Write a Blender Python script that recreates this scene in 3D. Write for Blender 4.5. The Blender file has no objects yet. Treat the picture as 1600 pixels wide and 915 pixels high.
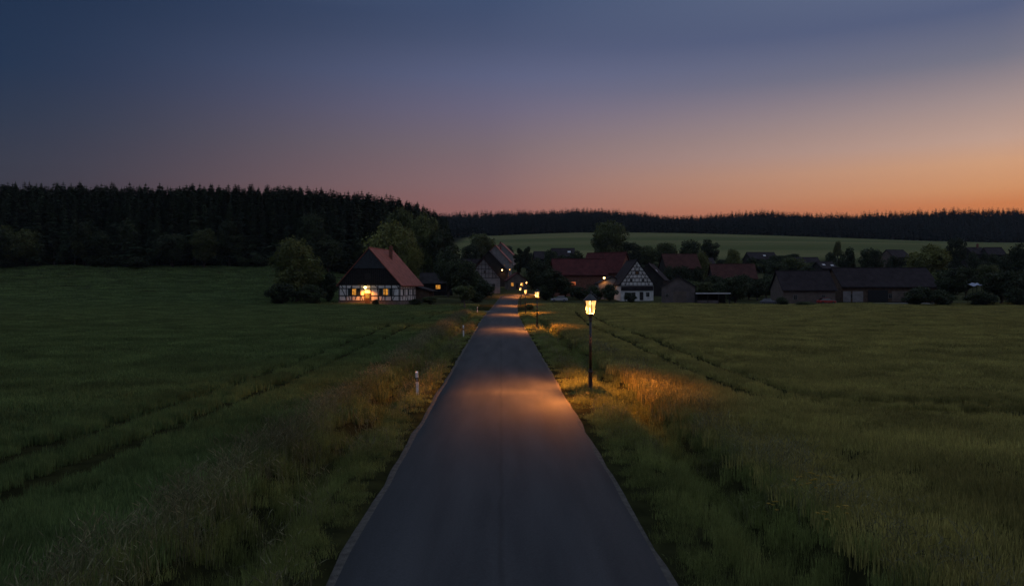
import bpy, math, random
import numpy as np
from mathutils import Vector, Matrix

R = math.radians
rnd = random.Random(7)
rng = np.random.default_rng(11)
scene = bpy.context.scene
COL = scene.collection
CAM_H = 4.66
F = 1155.0                      # focal length in pixels of the 1600 px photograph
VPX, HOR = 783.0, 447.0


def X(px, d):
    """real-world x of something seen at column px and standing d metres down the road"""
    return (px - VPX) * d / F


def ZT(py, d):
    return CAM_H + (HOR - py) * d / F


# ------------------------------------------------------------------ terrain
def sm(a, b, x):
    t = np.clip((np.asarray(x, float) - a) / (b - a), 0, 1)
    return t * t * (3 - 2 * t)


def road_x(d):
    d = np.asarray(d, float)
    return 0.00016 * np.clip(d - 90, 0, 140) ** 2


SKY_PX = [-900, 300, 690, 760, 850, 900, 950, 1000, 1020, 1060, 1110, 1150, 1200, 1250, 1330, 1400, 1500, 1600, 2400]
SKY_PY = [345, 338, 331, 329, 327, 324, 326, 330, 336, 337, 333, 329, 327, 331, 331, 327, 323, 324, 330]


def terrain(x, y, ditch=True):
    x = np.asarray(x, float)
    y = np.asarray(y, float)
    t = np.clip(y - 140, 0, None)
    zr = np.where(t < 170, 0.00028 * t ** 2, 0.00028 * 170 ** 2 + (t - 170) * 0.108)
    zl = np.where(t < 120, 0.0008 * t ** 2, 0.0008 * 120 ** 2 + (t - 120) * 0.09)
    w = sm(-22, -80, x)
    z = zr * (1 - w) + zl * w
    m = 1 - 0.17 * sm(150, 620, x) - 0.10 * sm(120, -120, x)
    b = sm(330, 850, y)
    z = z * (1 - b + b * m)
    # wooded ridge behind the far field
    t850 = 710.0
    z850 = (0.00028 * 170 ** 2 + (t850 - 170) * 0.108) * m
    px = x / 1050 * F + VPX
    sk = np.interp(px, SKY_PX, SKY_PY)
    zc = CAM_H + (HOR - sk) / F * 1050 - 17.5
    u = np.clip((y - 850) / 200, 0, 1)
    z = np.where(y > 850, z850 * (1 - u) + zc * u, z)
    z = z - np.clip(y - 1060, 0, None) * 0.05
    # gentle swell of the fields
    f = sm(7, 16, np.abs(x)) * sm(420, 300, y)
    z = z + f * (0.12 * np.sin(x * 0.16 + 1.3 * np.sin(y * 0.05)) + 0.10 * np.sin(y * 0.11 + x * 0.05))
    if ditch:
        xr = x - road_x(y)
        k = 1 - sm(112, 130, y)
        z = z + k * (-0.66 * np.exp(-((xr - 5.25) / 0.72) ** 2) - 0.60 * np.exp(-((xr + 4.55) / 0.64) ** 2)
                     + 0.16 * np.exp(-((xr + 6.0) / 0.8) ** 2) + 0.10 * np.exp(-((xr - 6.7) / 0.7) ** 2))
    return z


def gz(x, y):
    return float(terrain(x, y))


# ------------------------------------------------------------------ materials
MATS = {}


def nd(nt, kind, **kw):
    n = nt.nodes.new(kind)
    for k, v in kw.items():
        setattr(n, k, v)
    return n


def mat(name, col, rough=0.8, var=0.25, scale=3.0, bump=0.0, bscale=20.0, spec=0.3, metal=0.0, rand=0.0, loc=0.0,
        tint=None, rows=None, transl=0.0):
    """plain procedural surface: two-scale noise tints the base colour, optional relief and per-object variation"""
    if name in MATS:
        return MATS[name]
    m = bpy.data.materials.new(name)
    m.use_nodes = True
    nt = m.node_tree
    nt.nodes.clear()
    out = nd(nt, 'ShaderNodeOutputMaterial')
    bs = nd(nt, 'ShaderNodeBsdfPrincipled')
    bs.inputs['Roughness'].default_value = rough
    bs.inputs['Specular IOR Level'].default_value = spec
    bs.inputs['Metallic'].default_value = metal
    tc = nd(nt, 'ShaderNodeTexCoord')
    n1 = nd(nt, 'ShaderNodeTexNoise')
    n1.inputs['Scale'].default_value = scale
    n1.inputs['Detail'].default_value = 5
    nt.links.new(tc.outputs['Object'], n1.inputs['Vector'])
    rp = nd(nt, 'ShaderNodeValToRGB')
    lo = [c * (1 - var) for c in col]
    hi = [min(1, c * (1 + var)) for c in (tint or col)]
    rp.color_ramp.elements[0].position = 0.3
    rp.color_ramp.elements[0].color = (*lo, 1)
    rp.color_ramp.elements[1].position = 0.7
    rp.color_ramp.elements[1].color = (*hi, 1)
    nt.links.new(n1.outputs['Fac'], rp.inputs['Fac'])
    last = rp.outputs['Color']
    if rand:
        oi = nd(nt, 'ShaderNodeObjectInfo')
        mr = nd(nt, 'ShaderNodeMapRange')
        mr.inputs['To Min'].default_value = 1 - rand
        mr.inputs['To Max'].default_value = 1 + rand
        nt.links.new(oi.outputs['Random'], mr.inputs['Value'])
        mx = nd(nt, 'ShaderNodeVectorMath', operation='SCALE')
        nt.links.new(last, mx.inputs[0])
        fac = mr.outputs['Result']
        if loc:      # patchy growth: neighbouring clumps share a tone
            n3 = nd(nt, 'ShaderNodeTexNoise')
            n3.inputs['Scale'].default_value = loc
            n3.inputs['Detail'].default_value = 4
            nt.links.new(oi.outputs['Location'], n3.inputs['Vector'])
            m3 = nd(nt, 'ShaderNodeMapRange')
            m3.inputs['From Min'].default_value = .35
            m3.inputs['From Max'].default_value = .65
            m3.inputs['To Min'].default_value = .74
            m3.inputs['To Max'].default_value = 1.26
            nt.links.new(n3.outputs['Fac'], m3.inputs['Value'])
            m4 = nd(nt, 'ShaderNodeMath', operation='MULTIPLY')
            nt.links.new(fac, m4.inputs[0])
            nt.links.new(m3.outputs['Result'], m4.inputs[1])
            fac = m4.outputs[0]
        nt.links.new(fac, mx.inputs['Scale'])
        last = mx.outputs['Vector']
    nt.links.new(last, bs.inputs['Base Color'])
    if bump:
        if rows:
            wv = nd(nt, 'ShaderNodeTexWave', wave_type='BANDS', bands_direction='Z', wave_profile='SAW')
            wv.inputs['Scale'].default_value = rows
            wv.inputs['Distortion'].default_value = 0.6
            nt.links.new(tc.outputs['Object'], wv.inputs['Vector'])
            h = wv.outputs['Fac']
        else:
            n2 = nd(nt, 'ShaderNodeTexNoise')
            n2.inputs['Scale'].default_value = bscale
            n2.inputs['Detail'].default_value = 6
            nt.links.new(tc.outputs['Object'], n2.inputs['Vector'])
            h = n2.outputs['Fac']
        bp = nd(nt, 'ShaderNodeBump')
        bp.inputs['Strength'].default_value = bump
        bp.inputs['Distance'].default_value = 0.05
        nt.links.new(h, bp.inputs['Height'])
        nt.links.new(bp.outputs['Normal'], bs.inputs['Normal'])
    if transl:
        tr = nd(nt, 'ShaderNodeBsdfTranslucent')
        nt.links.new(last, tr.inputs['Color'])
        ms = nd(nt, 'ShaderNodeMixShader')
        ms.inputs['Fac'].default_value = transl
        nt.links.new(bs.outputs['BSDF'], ms.inputs[1])
        nt.links.new(tr.outputs['BSDF'], ms.inputs[2])
        nt.links.new(ms.outputs['Shader'], out.inputs['Surface'])
    else:
        nt.links.new(bs.outputs['BSDF'], out.inputs['Surface'])
    MATS[name] = m
    return m


def glow(name, col, strength, var=0.0, clear=0.0):
    """a lit pane: emission broken up by noise; clear lets lamp light through"""
    m = bpy.data.materials.new(name)
    m.use_nodes = True
    nt = m.node_tree
    nt.nodes.clear()
    out = nd(nt, 'ShaderNodeOutputMaterial')
    em = nd(nt, 'ShaderNodeEmission')
    em.inputs['Color'].default_value = (*col, 1)
    em.inputs['Strength'].default_value = strength
    if var:
        tc = nd(nt, 'ShaderNodeTexCoord')
        n1 = nd(nt, 'ShaderNodeTexNoise')
        n1.inputs['Scale'].default_value = 2.2
        mr = nd(nt, 'ShaderNodeMapRange')
        mr.inputs['From Min'].default_value = 0.3
        mr.inputs['From Max'].default_value = 0.7
        mr.inputs['To Min'].default_value = strength * (1 - var)
        mr.inputs['To Max'].default_value = strength * (1 + var)
        nt.links.new(tc.outputs['Object'], n1.inputs['Vector'])
        nt.links.new(n1.outputs['Fac'], mr.inputs['Value'])
        nt.links.new(mr.outputs['Result'], em.inputs['Strength'])
    if clear:
        tp = nd(nt, 'ShaderNodeBsdfTransparent')
        ms = nd(nt, 'ShaderNodeMixShader')
        ms.inputs['Fac'].default_value = clear
        nt.links.new(em.outputs['Emission'], ms.inputs[1])
        nt.links.new(tp.outputs['BSDF'], ms.inputs[2])
        nt.links.new(ms.outputs['Shader'], out.inputs['Surface'])
    else:
        nt.links.new(em.outputs['Emission'], out.inputs['Surface'])
    return m


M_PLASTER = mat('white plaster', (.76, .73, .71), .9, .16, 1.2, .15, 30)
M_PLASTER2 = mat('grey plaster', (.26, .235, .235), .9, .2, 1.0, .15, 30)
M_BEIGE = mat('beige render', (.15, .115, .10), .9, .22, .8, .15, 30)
M_TIMBER = mat('dark timber', (.030, .024, .024), .75, .35, 4)
M_BOARD = mat('weathered boards', (.015, .012, .013), .85, .4, 2.0, .4, 9)
M_SLATE = mat('slate boards', (.040, .044, .052), .7, .3, 2.5, .3, 12)
M_DUSKY = mat('dark brown render', (.030, .025, .024), .9, .3, .6, .2, 12)  # plain dark brown for the village walls
M_BRICK = mat('old brick', (.20, .085, .06), .9, .35, 2.2, .4, 16)
M_STONE = mat('plinth stone', (.17, .14, .12), .9, .3, 2.0, .4, 10)
M_ROOF_RED = mat('red clay tiles', (.30, .095, .068), .75, .28, .9, .6, rows=2.6)
M_ROOF_DULL = mat('dull red tiles', (.085, .022, .023), .85, .3, .7, .5, rows=2.6, spec=.15)
M_ROOF_DARK = mat('dark tiles', (.030, .023, .027), .85, .35, .7, .5, rows=2.6, spec=.15)
M_ROOF_GREY = mat('grey tiles', (.045, .040, .044), .85, .3, .7, .5, rows=2.6, spec=.15)
M_ROOF_BROWN = mat('brown tiles', (.075, .030, .026), .85, .3, .7, .5, rows=2.6, spec=.15)
M_WOOD = mat('brown shed wood', (.10, .062, .042), .85, .35, 1.6, .4, 9)
M_GREYWALL = mat('grey shed wall', (.14, .115, .115), .9, .25, .8, .2, 12)
M_IRON = mat('black iron', (.028, .028, .034), .45, .3, 6, spec=.5, metal=.3)
M_GALV = mat('grey painted steel', (.16, .16, .19), .45, .2, 5, spec=.5, metal=.4)
M_POSTW = mat('white plastic', (.90, .88, .86), .5, .08, 8)
M_POSTB = mat('black band', (.02, .02, .022), .5, .1, 8)
M_REFL = mat('pale reflector', (.55, .5, .46), .2, .1, 8, spec=.8)
M_DARKGLASS = mat('dark window glass', (.012, .014, .018), .08, .2, 2, spec=.8)
M_SHUTTER = mat('dark shutters', (.022, .032, .030), .7, .3, 5)
M_FRAME = mat('window frame paint', (.20, .19, .18), .6, .15, 5)
M_WHITEMETAL = mat('white metal sheet', (.62, .62, .66), .45, .12, 2)
M_CONC = mat('concrete', (.22, .21, .22), .9, .2, .6, .2, 14)
M_GRAVEL = mat('pale gravel edge', (.085, .078, .070), .95, .4, 6, .8, 40)
M_CAR_PALE = mat('pale car paint', (.42, .40, .45), .3, .05, 2, spec=.6)
M_CAR_RED = mat('red car paint', (.34, .03, .025), .3, .05, 2, spec=.6)
M_RUBBER = mat('tyre rubber', (.02, .02, .02), .85, .2, 6)
M_TARP = mat('pale tarpaulin', (.34, .37, .50), .6, .12, 2)
M_BARK = mat('bark', (.065, .050, .040), .9, .35, 4, .6, 14)
M_PALEBARK = mat('pale bark', (.17, .145, .12), .9, .3, 4, .6, 14)
M_LEAF = mat('leaves', (.060, .082, .028), .7, .45, .55, rand=.22, tint=(.105, .120, .038), transl=.25)
M_LEAF_L = mat('light leaves', (.105, .125, .034), .7, .45, .5, rand=.15, tint=(.17, .175, .045), transl=.25)
M_LEAF_M = mat('mid green leaves', (.088, .112, .034), .7, .45, .55, rand=.15, tint=(.145, .158, .044), transl=.25)
M_LEAF_D = mat('dark leaves', (.026, .038, .018), .75, .45, .55, rand=.25, tint=(.045, .060, .024), transl=.2)
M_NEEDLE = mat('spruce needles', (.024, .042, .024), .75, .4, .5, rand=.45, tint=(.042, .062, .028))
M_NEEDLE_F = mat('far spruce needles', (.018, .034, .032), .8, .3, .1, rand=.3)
M_LIT = glow('lit lamp bulb', (1.0, .62, .22), 9.0)
M_LANTERN = glow('lit lantern glass', (1.0, .50, .15), 1.45, .45, clear=.3)
M_WIN = glow('lit window glass', (1.0, .40, .055), .62, .6)
M_WINR = glow('dim red lit glass', (1.0, .22, .07), .5, .5)

GRASS = {}
for key, a, b in (('field', (.095, .150, .052), (.145, .200, .066)),
                  ('fieldr', (.250, .236, .074), (.345, .310, .096)),
                  ('verge', (.140, .182, .052), (.215, .245, .074)),
                  ('dry', (.125, .135, .066), (.195, .190, .095))):
    GRASS[key] = mat('grass ' + key, a, .75, .42, 7.0, rand=.3, tint=b, transl=.3, loc=.22)


# ------------------------------------------------------------------ helpers
def link(o):
    COL.objects.link(o)
    return o


class MB:
    def __init__(s):
        s.v, s.f = [], []

    def add(s, vs, fs):
        n = len(s.v)
        s.v += [tuple(p) for p in vs]
        s.f += [tuple(i + n for i in f) for f in fs]

    def box(s, c, d, rz=0.0):
        cx, cy, cz = c
        hx, hy, hz = d[0] / 2, d[1] / 2, d[2] / 2
        co, si = math.cos(rz), math.sin(rz)
        vs = []
        for z in (-hz, hz):
            for x, y in ((-hx, -hy), (hx, -hy), (hx, hy), (-hx, hy)):
                vs.append((cx + x * co - y * si, cy + x * si + y * co, cz + z))
        s.add(vs, [(3, 2, 1, 0), (4, 5, 6, 7), (0, 1, 5, 4), (1, 2, 6, 5), (2, 3, 7, 6), (3, 0, 4, 7)])

    def prism(s, poly, axis, a, b):
        """extrude a 2D polygon along an axis: 'y' takes (x,z), 'x' takes (y,z), 'z' takes (x,y)"""
        n = len(poly)

        def p(q, t):
            return {'y': (q[0], t, q[1]), 'x': (t, q[0], q[1]), 'z': (q[0], q[1], t)}[axis]
        vs = [p(q, a) for q in poly] + [p(q, b) for q in poly]
        fs = [tuple(range(n)), tuple(range(2 * n - 1, n - 1, -1))]
        for i in range(n):
            j = (i + 1) % n
            fs.append((i, i + n, j + n, j))
        s.add(vs, fs)

    def tube(s, pts, rad, sides=8, cap=True):
        rings = []
        pts = [Vector(p) for p in pts]
        base = len(s.v)
        for i, p in enumerate(pts):
            t = (pts[min(i + 1, len(pts) - 1)] - pts[max(i - 1, 0)]).normalized()
            a = Vector((1, 0, 0)) if abs(t.x) < .9 else Vector((0, 1, 0))
            u = t.cross(a).normalized()
            w = t.cross(u)
            r = rad[i] if hasattr(rad, '__len__') else rad
            for k in range(sides):
                q = p + (u * math.cos(2 * math.pi * k / sides) + w * math.sin(2 * math.pi * k / sides)) * r
                s.v.append(tuple(q))
        for i in range(len(pts) - 1):
            for k in range(sides):
                k2 = (k + 1) % sides
                s.f.append((base + i * sides + k, base + i * sides + k2, base + (i + 1) * sides + k2, base + (i + 1) * sides + k))
        if cap:
            s.f.append(tuple(base + k for k in reversed(range(sides))))
            e = base + (len(pts) - 1) * sides
            s.f.append(tuple(e + k for k in range(sides)))

    def lathe(s, prof, sides=12, c=(0, 0), rot=0.0):
        base = len(s.v)
        for r, z in prof:
            for k in range(sides):
                a = 2 * math.pi * k / sides + rot
                s.v.append((c[0] + r * math.cos(a), c[1] + r * math.sin(a), z))
        for i in range(len(prof) - 1):
            for k in range(sides):
                k2 = (k + 1) % sides
                s.f.append((base + i * sides + k, base + i * sides + k2, base + (i + 1) * sides + k2, base + (i + 1) * sides + k))
        s.f.append(tuple(base + k for k in reversed(range(sides))))
        e = base + (len(prof) - 1) * sides
        s.f.append(tuple(e + k for k in range(sides)))

    def mesh(s, name, m, smooth=False):
        me = bpy.data.meshes.new(name)
        me.from_pydata(s.v, [], s.f)
        if m:
            me.materials.append(m)
        if smooth:
            me.polygons.foreach_set('use_smooth', [True] * len(me.polygons))
        me.update()
        return me

    def build(s, name, m, parent=None, smooth=False):
        o = bpy.data.objects.new(name, s.mesh(name, m, smooth))
        link(o)
        if parent:
            o.parent = parent
        return o


def tag(o, label=None, cat=None, group=None, kind=None):
    if label:
        o['label'] = label
    if cat:
        o['category'] = cat
    if group:
        o['group'] = group
    if kind:
        o['kind'] = kind
    return o


def empty(name, loc, rz=0.0, label=None, cat=None, group=None):
    o = bpy.data.objects.new(name, None)
    o.empty_display_size = .3
    link(o)
    o.location = loc
    o.rotation_euler = (0, 0, rz)
    return tag(o, label, cat, group)


def child(name, mesh, parent, scale=None):
    o = bpy.data.objects.new(name, mesh)
    link(o)
    o.parent = parent
    if scale:
        o.scale = scale
    return o


def dup(root, loc, rz, label, group=None):
    r = root.copy()
    link(r)
    r.location = loc
    r.rotation_euler = (0, 0, rz)
    r['label'] = label
    if group:
        r['group'] = group
    for ch in list(root.children):
        c = ch.copy()
        link(c)
        c.parent = r
        for g in list(ch.children):
            e = g.copy()
            link(e)
            e.parent = c
    return r


def np_mesh(name, verts, faces_quads=None, tris=None, m=None):
    me = bpy.data.meshes.new(name)
    verts = np.asarray(verts, np.float32)
    me.vertices.add(len(verts))
    me.vertices.foreach_set('co', verts.ravel())
    loops, starts, totals = [], [], []
    n = 0
    for arr, k in ((faces_quads, 4), (tris, 3)):
        if arr is not None and len(arr):
            arr = np.asarray(arr, np.int32)
            loops.append(arr.ravel())
            starts.append(n + np.arange(len(arr)) * k)
            totals.append(np.full(len(arr), k))
            n += len(arr) * k
    me.loops.add(n)
    me.loops.foreach_set('vertex_index', np.concatenate(loops).astype(np.int32))
    st = np.concatenate(starts).astype(np.int32)
    me.polygons.add(len(st))
    me.polygons.foreach_set('loop_start', st)
    me.polygons.foreach_set('loop_total', np.concatenate(totals).astype(np.int32))
    if m:
        me.materials.append(m)
    me.update(calc_edges=True)
    return me


# ------------------------------------------------------------------ ground, road
def axis(pts):
    out = []
    for a, b, step in pts:
        out += list(np.arange(a, b, step))
    return np.array(out + [pts[-1][1]])


xs = np.concatenate([-np.geomspace(20, 1000, 70)[::-1], axis([(-19.7, 19.7, .3)]), np.geomspace(20, 1400, 76)])
ys = axis([(-60, 0, 4), (0, 60, .8), (60, 270, 1.5), (270, 420, 4), (420, 1200, 10), (1200, 1900, 50)])
GX, GY = np.meshgrid(xs, ys)
GZ = terrain(GX, GY)
onroad = (np.abs(GX - road_x(GY)) < 2.75) & (GY < 216)
arc_r = np.hypot(GX - (road_x(215) + 18), GY - 215)
onroad |= (GY >= 215) & (GX < road_x(215) + 18) & (np.abs(arc_r - 18) < 2.75)
onroad |= (GX >= road_x(215) + 18) & (GX < 62) & (np.abs(GY - 233) < 2.75)
GZ = np.where(onroad, GZ - .12, GZ)
ny, nx = GX.shape
V = np.stack([GX, GY, GZ], -1).reshape(-1, 3)
idx = np.arange(ny * nx).reshape(ny, nx)
Q = np.stack([idx[:-1, :-1], idx[:-1, 1:], idx[1:, 1:], idx[1:, :-1]], -1).reshape(-1, 4)


def ground_material():
    m = bpy.data.materials.new('field and meadow ground')
    m.use_nodes = True
    nt = m.node_tree
    bs = nt.nodes['Principled BSDF']
    bs.inputs['Roughness'].default_value = .95
    bs.inputs['Specular IOR Level'].default_value = 0
    tc = nd(nt, 'ShaderNodeTexCoord')
    sep = nd(nt, 'ShaderNodeSeparateXYZ')
    nt.links.new(tc.outputs['Object'], sep.inputs[0])

    def noise(scale, sx=1, sy=1, detail=5):
        mp = nd(nt, 'ShaderNodeMapping')
        mp.inputs['Scale'].default_value = (sx, sy, 1)
        n = nd(nt, 'ShaderNodeTexNoise')
        n.inputs['Scale'].default_value = scale
        n.inputs['Detail'].default_value = detail
        nt.links.new(tc.outputs['Object'], mp.inputs['Vector'])
        nt.links.new(mp.outputs['Vector'], n.inputs['Vector'])
        return n.outputs['Fac']

    def ramp(f, c0, c1, p0=.35, p1=.65):
        r = nd(nt, 'ShaderNodeValToRGB')
        r.color_ramp.elements[0].position = p0
        r.color_ramp.elements[1].position = p1
        r.color_ramp.elements[0].color = (*c0, 1)
        r.color_ramp.elements[1].color = (*c1, 1)
        nt.links.new(f, r.inputs['Fac'])
        return r.outputs['Color']

    def mix(f, a, b):
        x = nd(nt, 'ShaderNodeMix', data_type='RGBA')
        nt.links.new(f, x.inputs[0])
        nt.links.new(a, x.inputs[6])
        nt.links.new(b, x.inputs[7])
        return x.outputs[2]

    def band(v, a, b):
        r = nd(nt, 'ShaderNodeMapRange', interpolation_type='SMOOTHSTEP')
        r.inputs['From Min'].default_value = a
        r.inputs['From Max'].default_value = b
        nt.links.new(v, r.inputs['Value'])
        return r.outputs['Result']
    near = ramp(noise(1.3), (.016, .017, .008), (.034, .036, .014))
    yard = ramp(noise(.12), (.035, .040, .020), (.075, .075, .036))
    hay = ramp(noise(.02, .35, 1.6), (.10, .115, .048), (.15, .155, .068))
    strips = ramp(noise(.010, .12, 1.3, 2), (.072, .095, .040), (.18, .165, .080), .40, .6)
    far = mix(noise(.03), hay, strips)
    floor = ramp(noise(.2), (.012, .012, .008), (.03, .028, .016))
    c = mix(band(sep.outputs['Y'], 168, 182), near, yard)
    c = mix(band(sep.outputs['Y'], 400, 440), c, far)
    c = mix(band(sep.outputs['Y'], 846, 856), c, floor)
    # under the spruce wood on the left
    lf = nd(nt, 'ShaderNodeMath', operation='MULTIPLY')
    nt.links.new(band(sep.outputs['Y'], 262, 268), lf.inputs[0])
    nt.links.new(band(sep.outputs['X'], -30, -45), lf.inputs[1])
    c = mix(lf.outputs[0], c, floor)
    nt.links.new(c, bs.inputs['Base Color'])
    bp = nd(nt, 'ShaderNodeBump')
    bp.inputs['Strength'].default_value = .6
    bp.inputs['Distance'].default_value = .15
    nt.links.new(noise(3.5), bp.inputs['Height'])
    nt.links.new(bp.outputs['Normal'], bs.inputs['Normal'])
    return m


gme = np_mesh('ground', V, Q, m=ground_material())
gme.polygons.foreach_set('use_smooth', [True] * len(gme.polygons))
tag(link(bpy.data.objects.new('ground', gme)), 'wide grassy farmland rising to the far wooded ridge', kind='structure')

# road centre line: straight, easing right, then a bend round the village corner
cl = [(float(road_x(d)), float(d)) for d in np.arange(-50, 215, 1.5)]
cx0 = float(road_x(215))
for k in range(1, 25):
    a = math.pi - k / 24 * math.pi / 2
    cl.append((cx0 + 18 + 18 * math.cos(a), 215 + 18 * math.sin(a)))
cl += [(float(x), 233.0) for x in np.arange(cx0 + 20, 62, 2)]
CL = np.array(cl)
T = np.gradient(CL, axis=0)
T /= np.linalg.norm(T, axis=1, keepdims=True)
N = np.stack([T[:, 1], -T[:, 0]], -1)


def strip(offs, lifts, wob=None):
    n = len(CL)
    vs = []
    for j, (o, l) in enumerate(zip(offs, lifts)):
        oo = np.full(n, o)
        if wob is not None and wob[j]:
            oo = oo + wob[j] * np.random.default_rng(j + 5).normal(size=n)
        p = CL + N * oo[:, None]
        z = terrain(CL[:, 0], CL[:, 1], False) + l
        vs.append(np.column_stack([p, z]))
    k = len(offs)
    V = np.stack(vs, 1).reshape(-1, 3)
    ii = np.arange(n * k).reshape(n, k)
    q = np.stack([ii[:-1, :-1], ii[:-1, 1:], ii[1:, 1:], ii[1:, :-1]], -1).reshape(-1, 4)
    return V, q


def asphalt():
    m = bpy.data.materials.new('worn asphalt')
    m.use_nodes = True
    nt = m.node_tree
    bs = nt.nodes['Principled BSDF']
    tc = nd(nt, 'ShaderNodeTexCoord')

    def noise(scale, sx=1, sy=1, det=4):
        mp = nd(nt, 'ShaderNodeMapping')
        mp.inputs['Scale'].default_value = (sx, sy, 1)
        n = nd(nt, 'ShaderNodeTexNoise')
        n.inputs['Scale'].default_value = scale
        n.inputs['Detail'].default_value = det
        nt.links.new(tc.outputs['Object'], mp.inputs['Vector'])
        nt.links.new(mp.outputs['Vector'], n.inputs['Vector'])
        return n.outputs['Fac']
    r = nd(nt, 'ShaderNodeValToRGB')
    r.color_ramp.elements[0].position = .3
    r.color_ramp.elements[1].position = .72
    r.color_ramp.elements[0].color = (.031, .033, .038, 1)
    r.color_ramp.elements[1].color = (.055, .057, .063, 1)
    nt.links.new(noise(.9, 1.6, .16, 7), r.inputs['Fac'])
    # wheel-worn lanes and the joint between the two paving passes
    sep = nd(nt, 'ShaderNodeSeparateXYZ')
    nt.links.new(tc.outputs['Object'], sep.inputs[0])
    jx = nd(nt, 'ShaderNodeMath', operation='ADD')
    nt.links.new(sep.outputs['X'], jx.inputs[0])
    jn = nd(nt, 'ShaderNodeMath', operation='MULTIPLY_ADD')
    nt.links.new(noise(.5, .01, 1), jn.inputs[0])
    jn.inputs[1].default_value = .16
    jn.inputs[2].default_value = -.08
    nt.links.new(jn.outputs[0], jx.inputs[1])
    ab = nd(nt, 'ShaderNodeMath', operation='ABSOLUTE')
    nt.links.new(jx.outputs[0], ab.inputs[0])
    mr = nd(nt, 'ShaderNodeMapRange', interpolation_type='SMOOTHSTEP')
    mr.inputs['From Max'].default_value = .09
    mr.inputs['To Min'].default_value = .78
    mr.inputs['To Max'].default_value = 1.0
    nt.links.new(ab.outputs[0], mr.inputs['Value'])
    sc = nd(nt, 'ShaderNodeVectorMath', operation='SCALE')
    nt.links.new(r.outputs['Color'], sc.inputs[0])
    nt.links.new(mr.outputs['Result'], sc.inputs['Scale'])
    fine = nd(nt, 'ShaderNodeMapRange')
    fine.inputs['From Min'].default_value = .3
    fine.inputs['From Max'].default_value = .7
    fine.inputs['To Min'].default_value = .85
    fine.inputs['To Max'].default_value = 1.15
    nt.links.new(noise(26), fine.inputs['Value'])
    s2 = nd(nt, 'ShaderNodeVectorMath', operation='SCALE')
    nt.links.new(sc.outputs['Vector'], s2.inputs[0])
    nt.links.new(fine.outputs['Result'], s2.inputs['Scale'])
    nt.links.new(s2.outputs['Vector'], bs.inputs['Base Color'])
    bs.inputs['Roughness'].default_value = .8
    bs.inputs['Specular IOR Level'].default_value = .15
    bp = nd(nt, 'ShaderNodeBump')
    bp.inputs['Strength'].default_value = .35
    bp.inputs['Distance'].default_value = .01
    nt.links.new(noise(70), bp.inputs['Height'])
    nt.links.new(bp.outputs['Normal'], bs.inputs['Normal'])
    return m


M_ASPH = asphalt()
v, q = strip([-2.71, -2.64, -1.3, 0, 1.3, 2.64, 2.71], [-.15, .0, .04, .055, .04, .0, -.15], [.02, .02, 0, 0, 0, .02, .02])
tag(link(bpy.data.objects.new('road', np_mesh('road', v, q, m=M_ASPH))), 'straight narrow asphalt road without markings', kind='structure')
v, q = strip([-2.92, -2.80, -2.58], [-.2, -.012, -.006], [.05, .04, 0])
v2, q2 = strip([2.58, 2.74, 2.86], [-.006, -.012, -.2], [0, .04, .05])
tag(link(bpy.data.objects.new('road_shoulder', np_mesh('road_shoulder', np.vstack([v, v2]), np.vstack([q, q2 + len(v)]), m=M_GRAVEL))),
    'thin pale gravel shoulder along both road edges', kind='structure')

# lane to the farmhouse
lane = [(-2.0, 134.5), (-5, 137), (-9, 142), (-12, 149), (-13, 158), (-13.5, 168)]
lp = []
for i in range(len(lane) - 1):
    for t in np.linspace(0, 1, 6, endpoint=False):
        lp.append((lane[i][0] * (1 - t) + lane[i + 1][0] * t, lane[i][1] * (1 - t) + lane[i + 1][1] * t))
lp = np.array(lp)
lt = np.gradient(lp, axis=0)
lt /= np.linalg.norm(lt, axis=1, keepdims=True)
ln = np.stack([lt[:, 1], -lt[:, 0]], -1)
vs = []
for o, l in ((-1.7, -.15), (-1.5, .05), (1.5, .05), (1.7, -.15)):
    p = lp + ln * o
    vs.append(np.column_stack([p, terrain(p[:, 0], p[:, 1]) + l]))
V2 = np.stack(vs, 1).reshape(-1, 3)
ii = np.arange(len(V2)).reshape(len(lp), 4)
q = np.stack([ii[:-1, :-1], ii[:-1, 1:], ii[1:, 1:], ii[1:, :-1]], -1).reshape(-1, 4)
tag(link(bpy.data.objects.new('side_road', np_mesh('side_road', V2, q, m=M_CONC))), 'short lane turning off to the farmhouse', kind='structure')

b = MB()
apx = []
for px, d in ((1262, 172), (1430, 172), (1470, 182), (1290, 182)):
    x = X(px, d)
    apx.append((x, d, gz(x, d) + .05))
b.add(apx + [(p[0], p[1], p[2] - .4) for p in apx], [(0, 1, 2, 3), (0, 4, 5, 1), (1, 5, 6, 2), (2, 6, 7, 3), (3, 7, 4, 0)])
tag(b.build('yard', M_CONC), 'concrete yard in front of the long barns', kind='structure')


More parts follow.
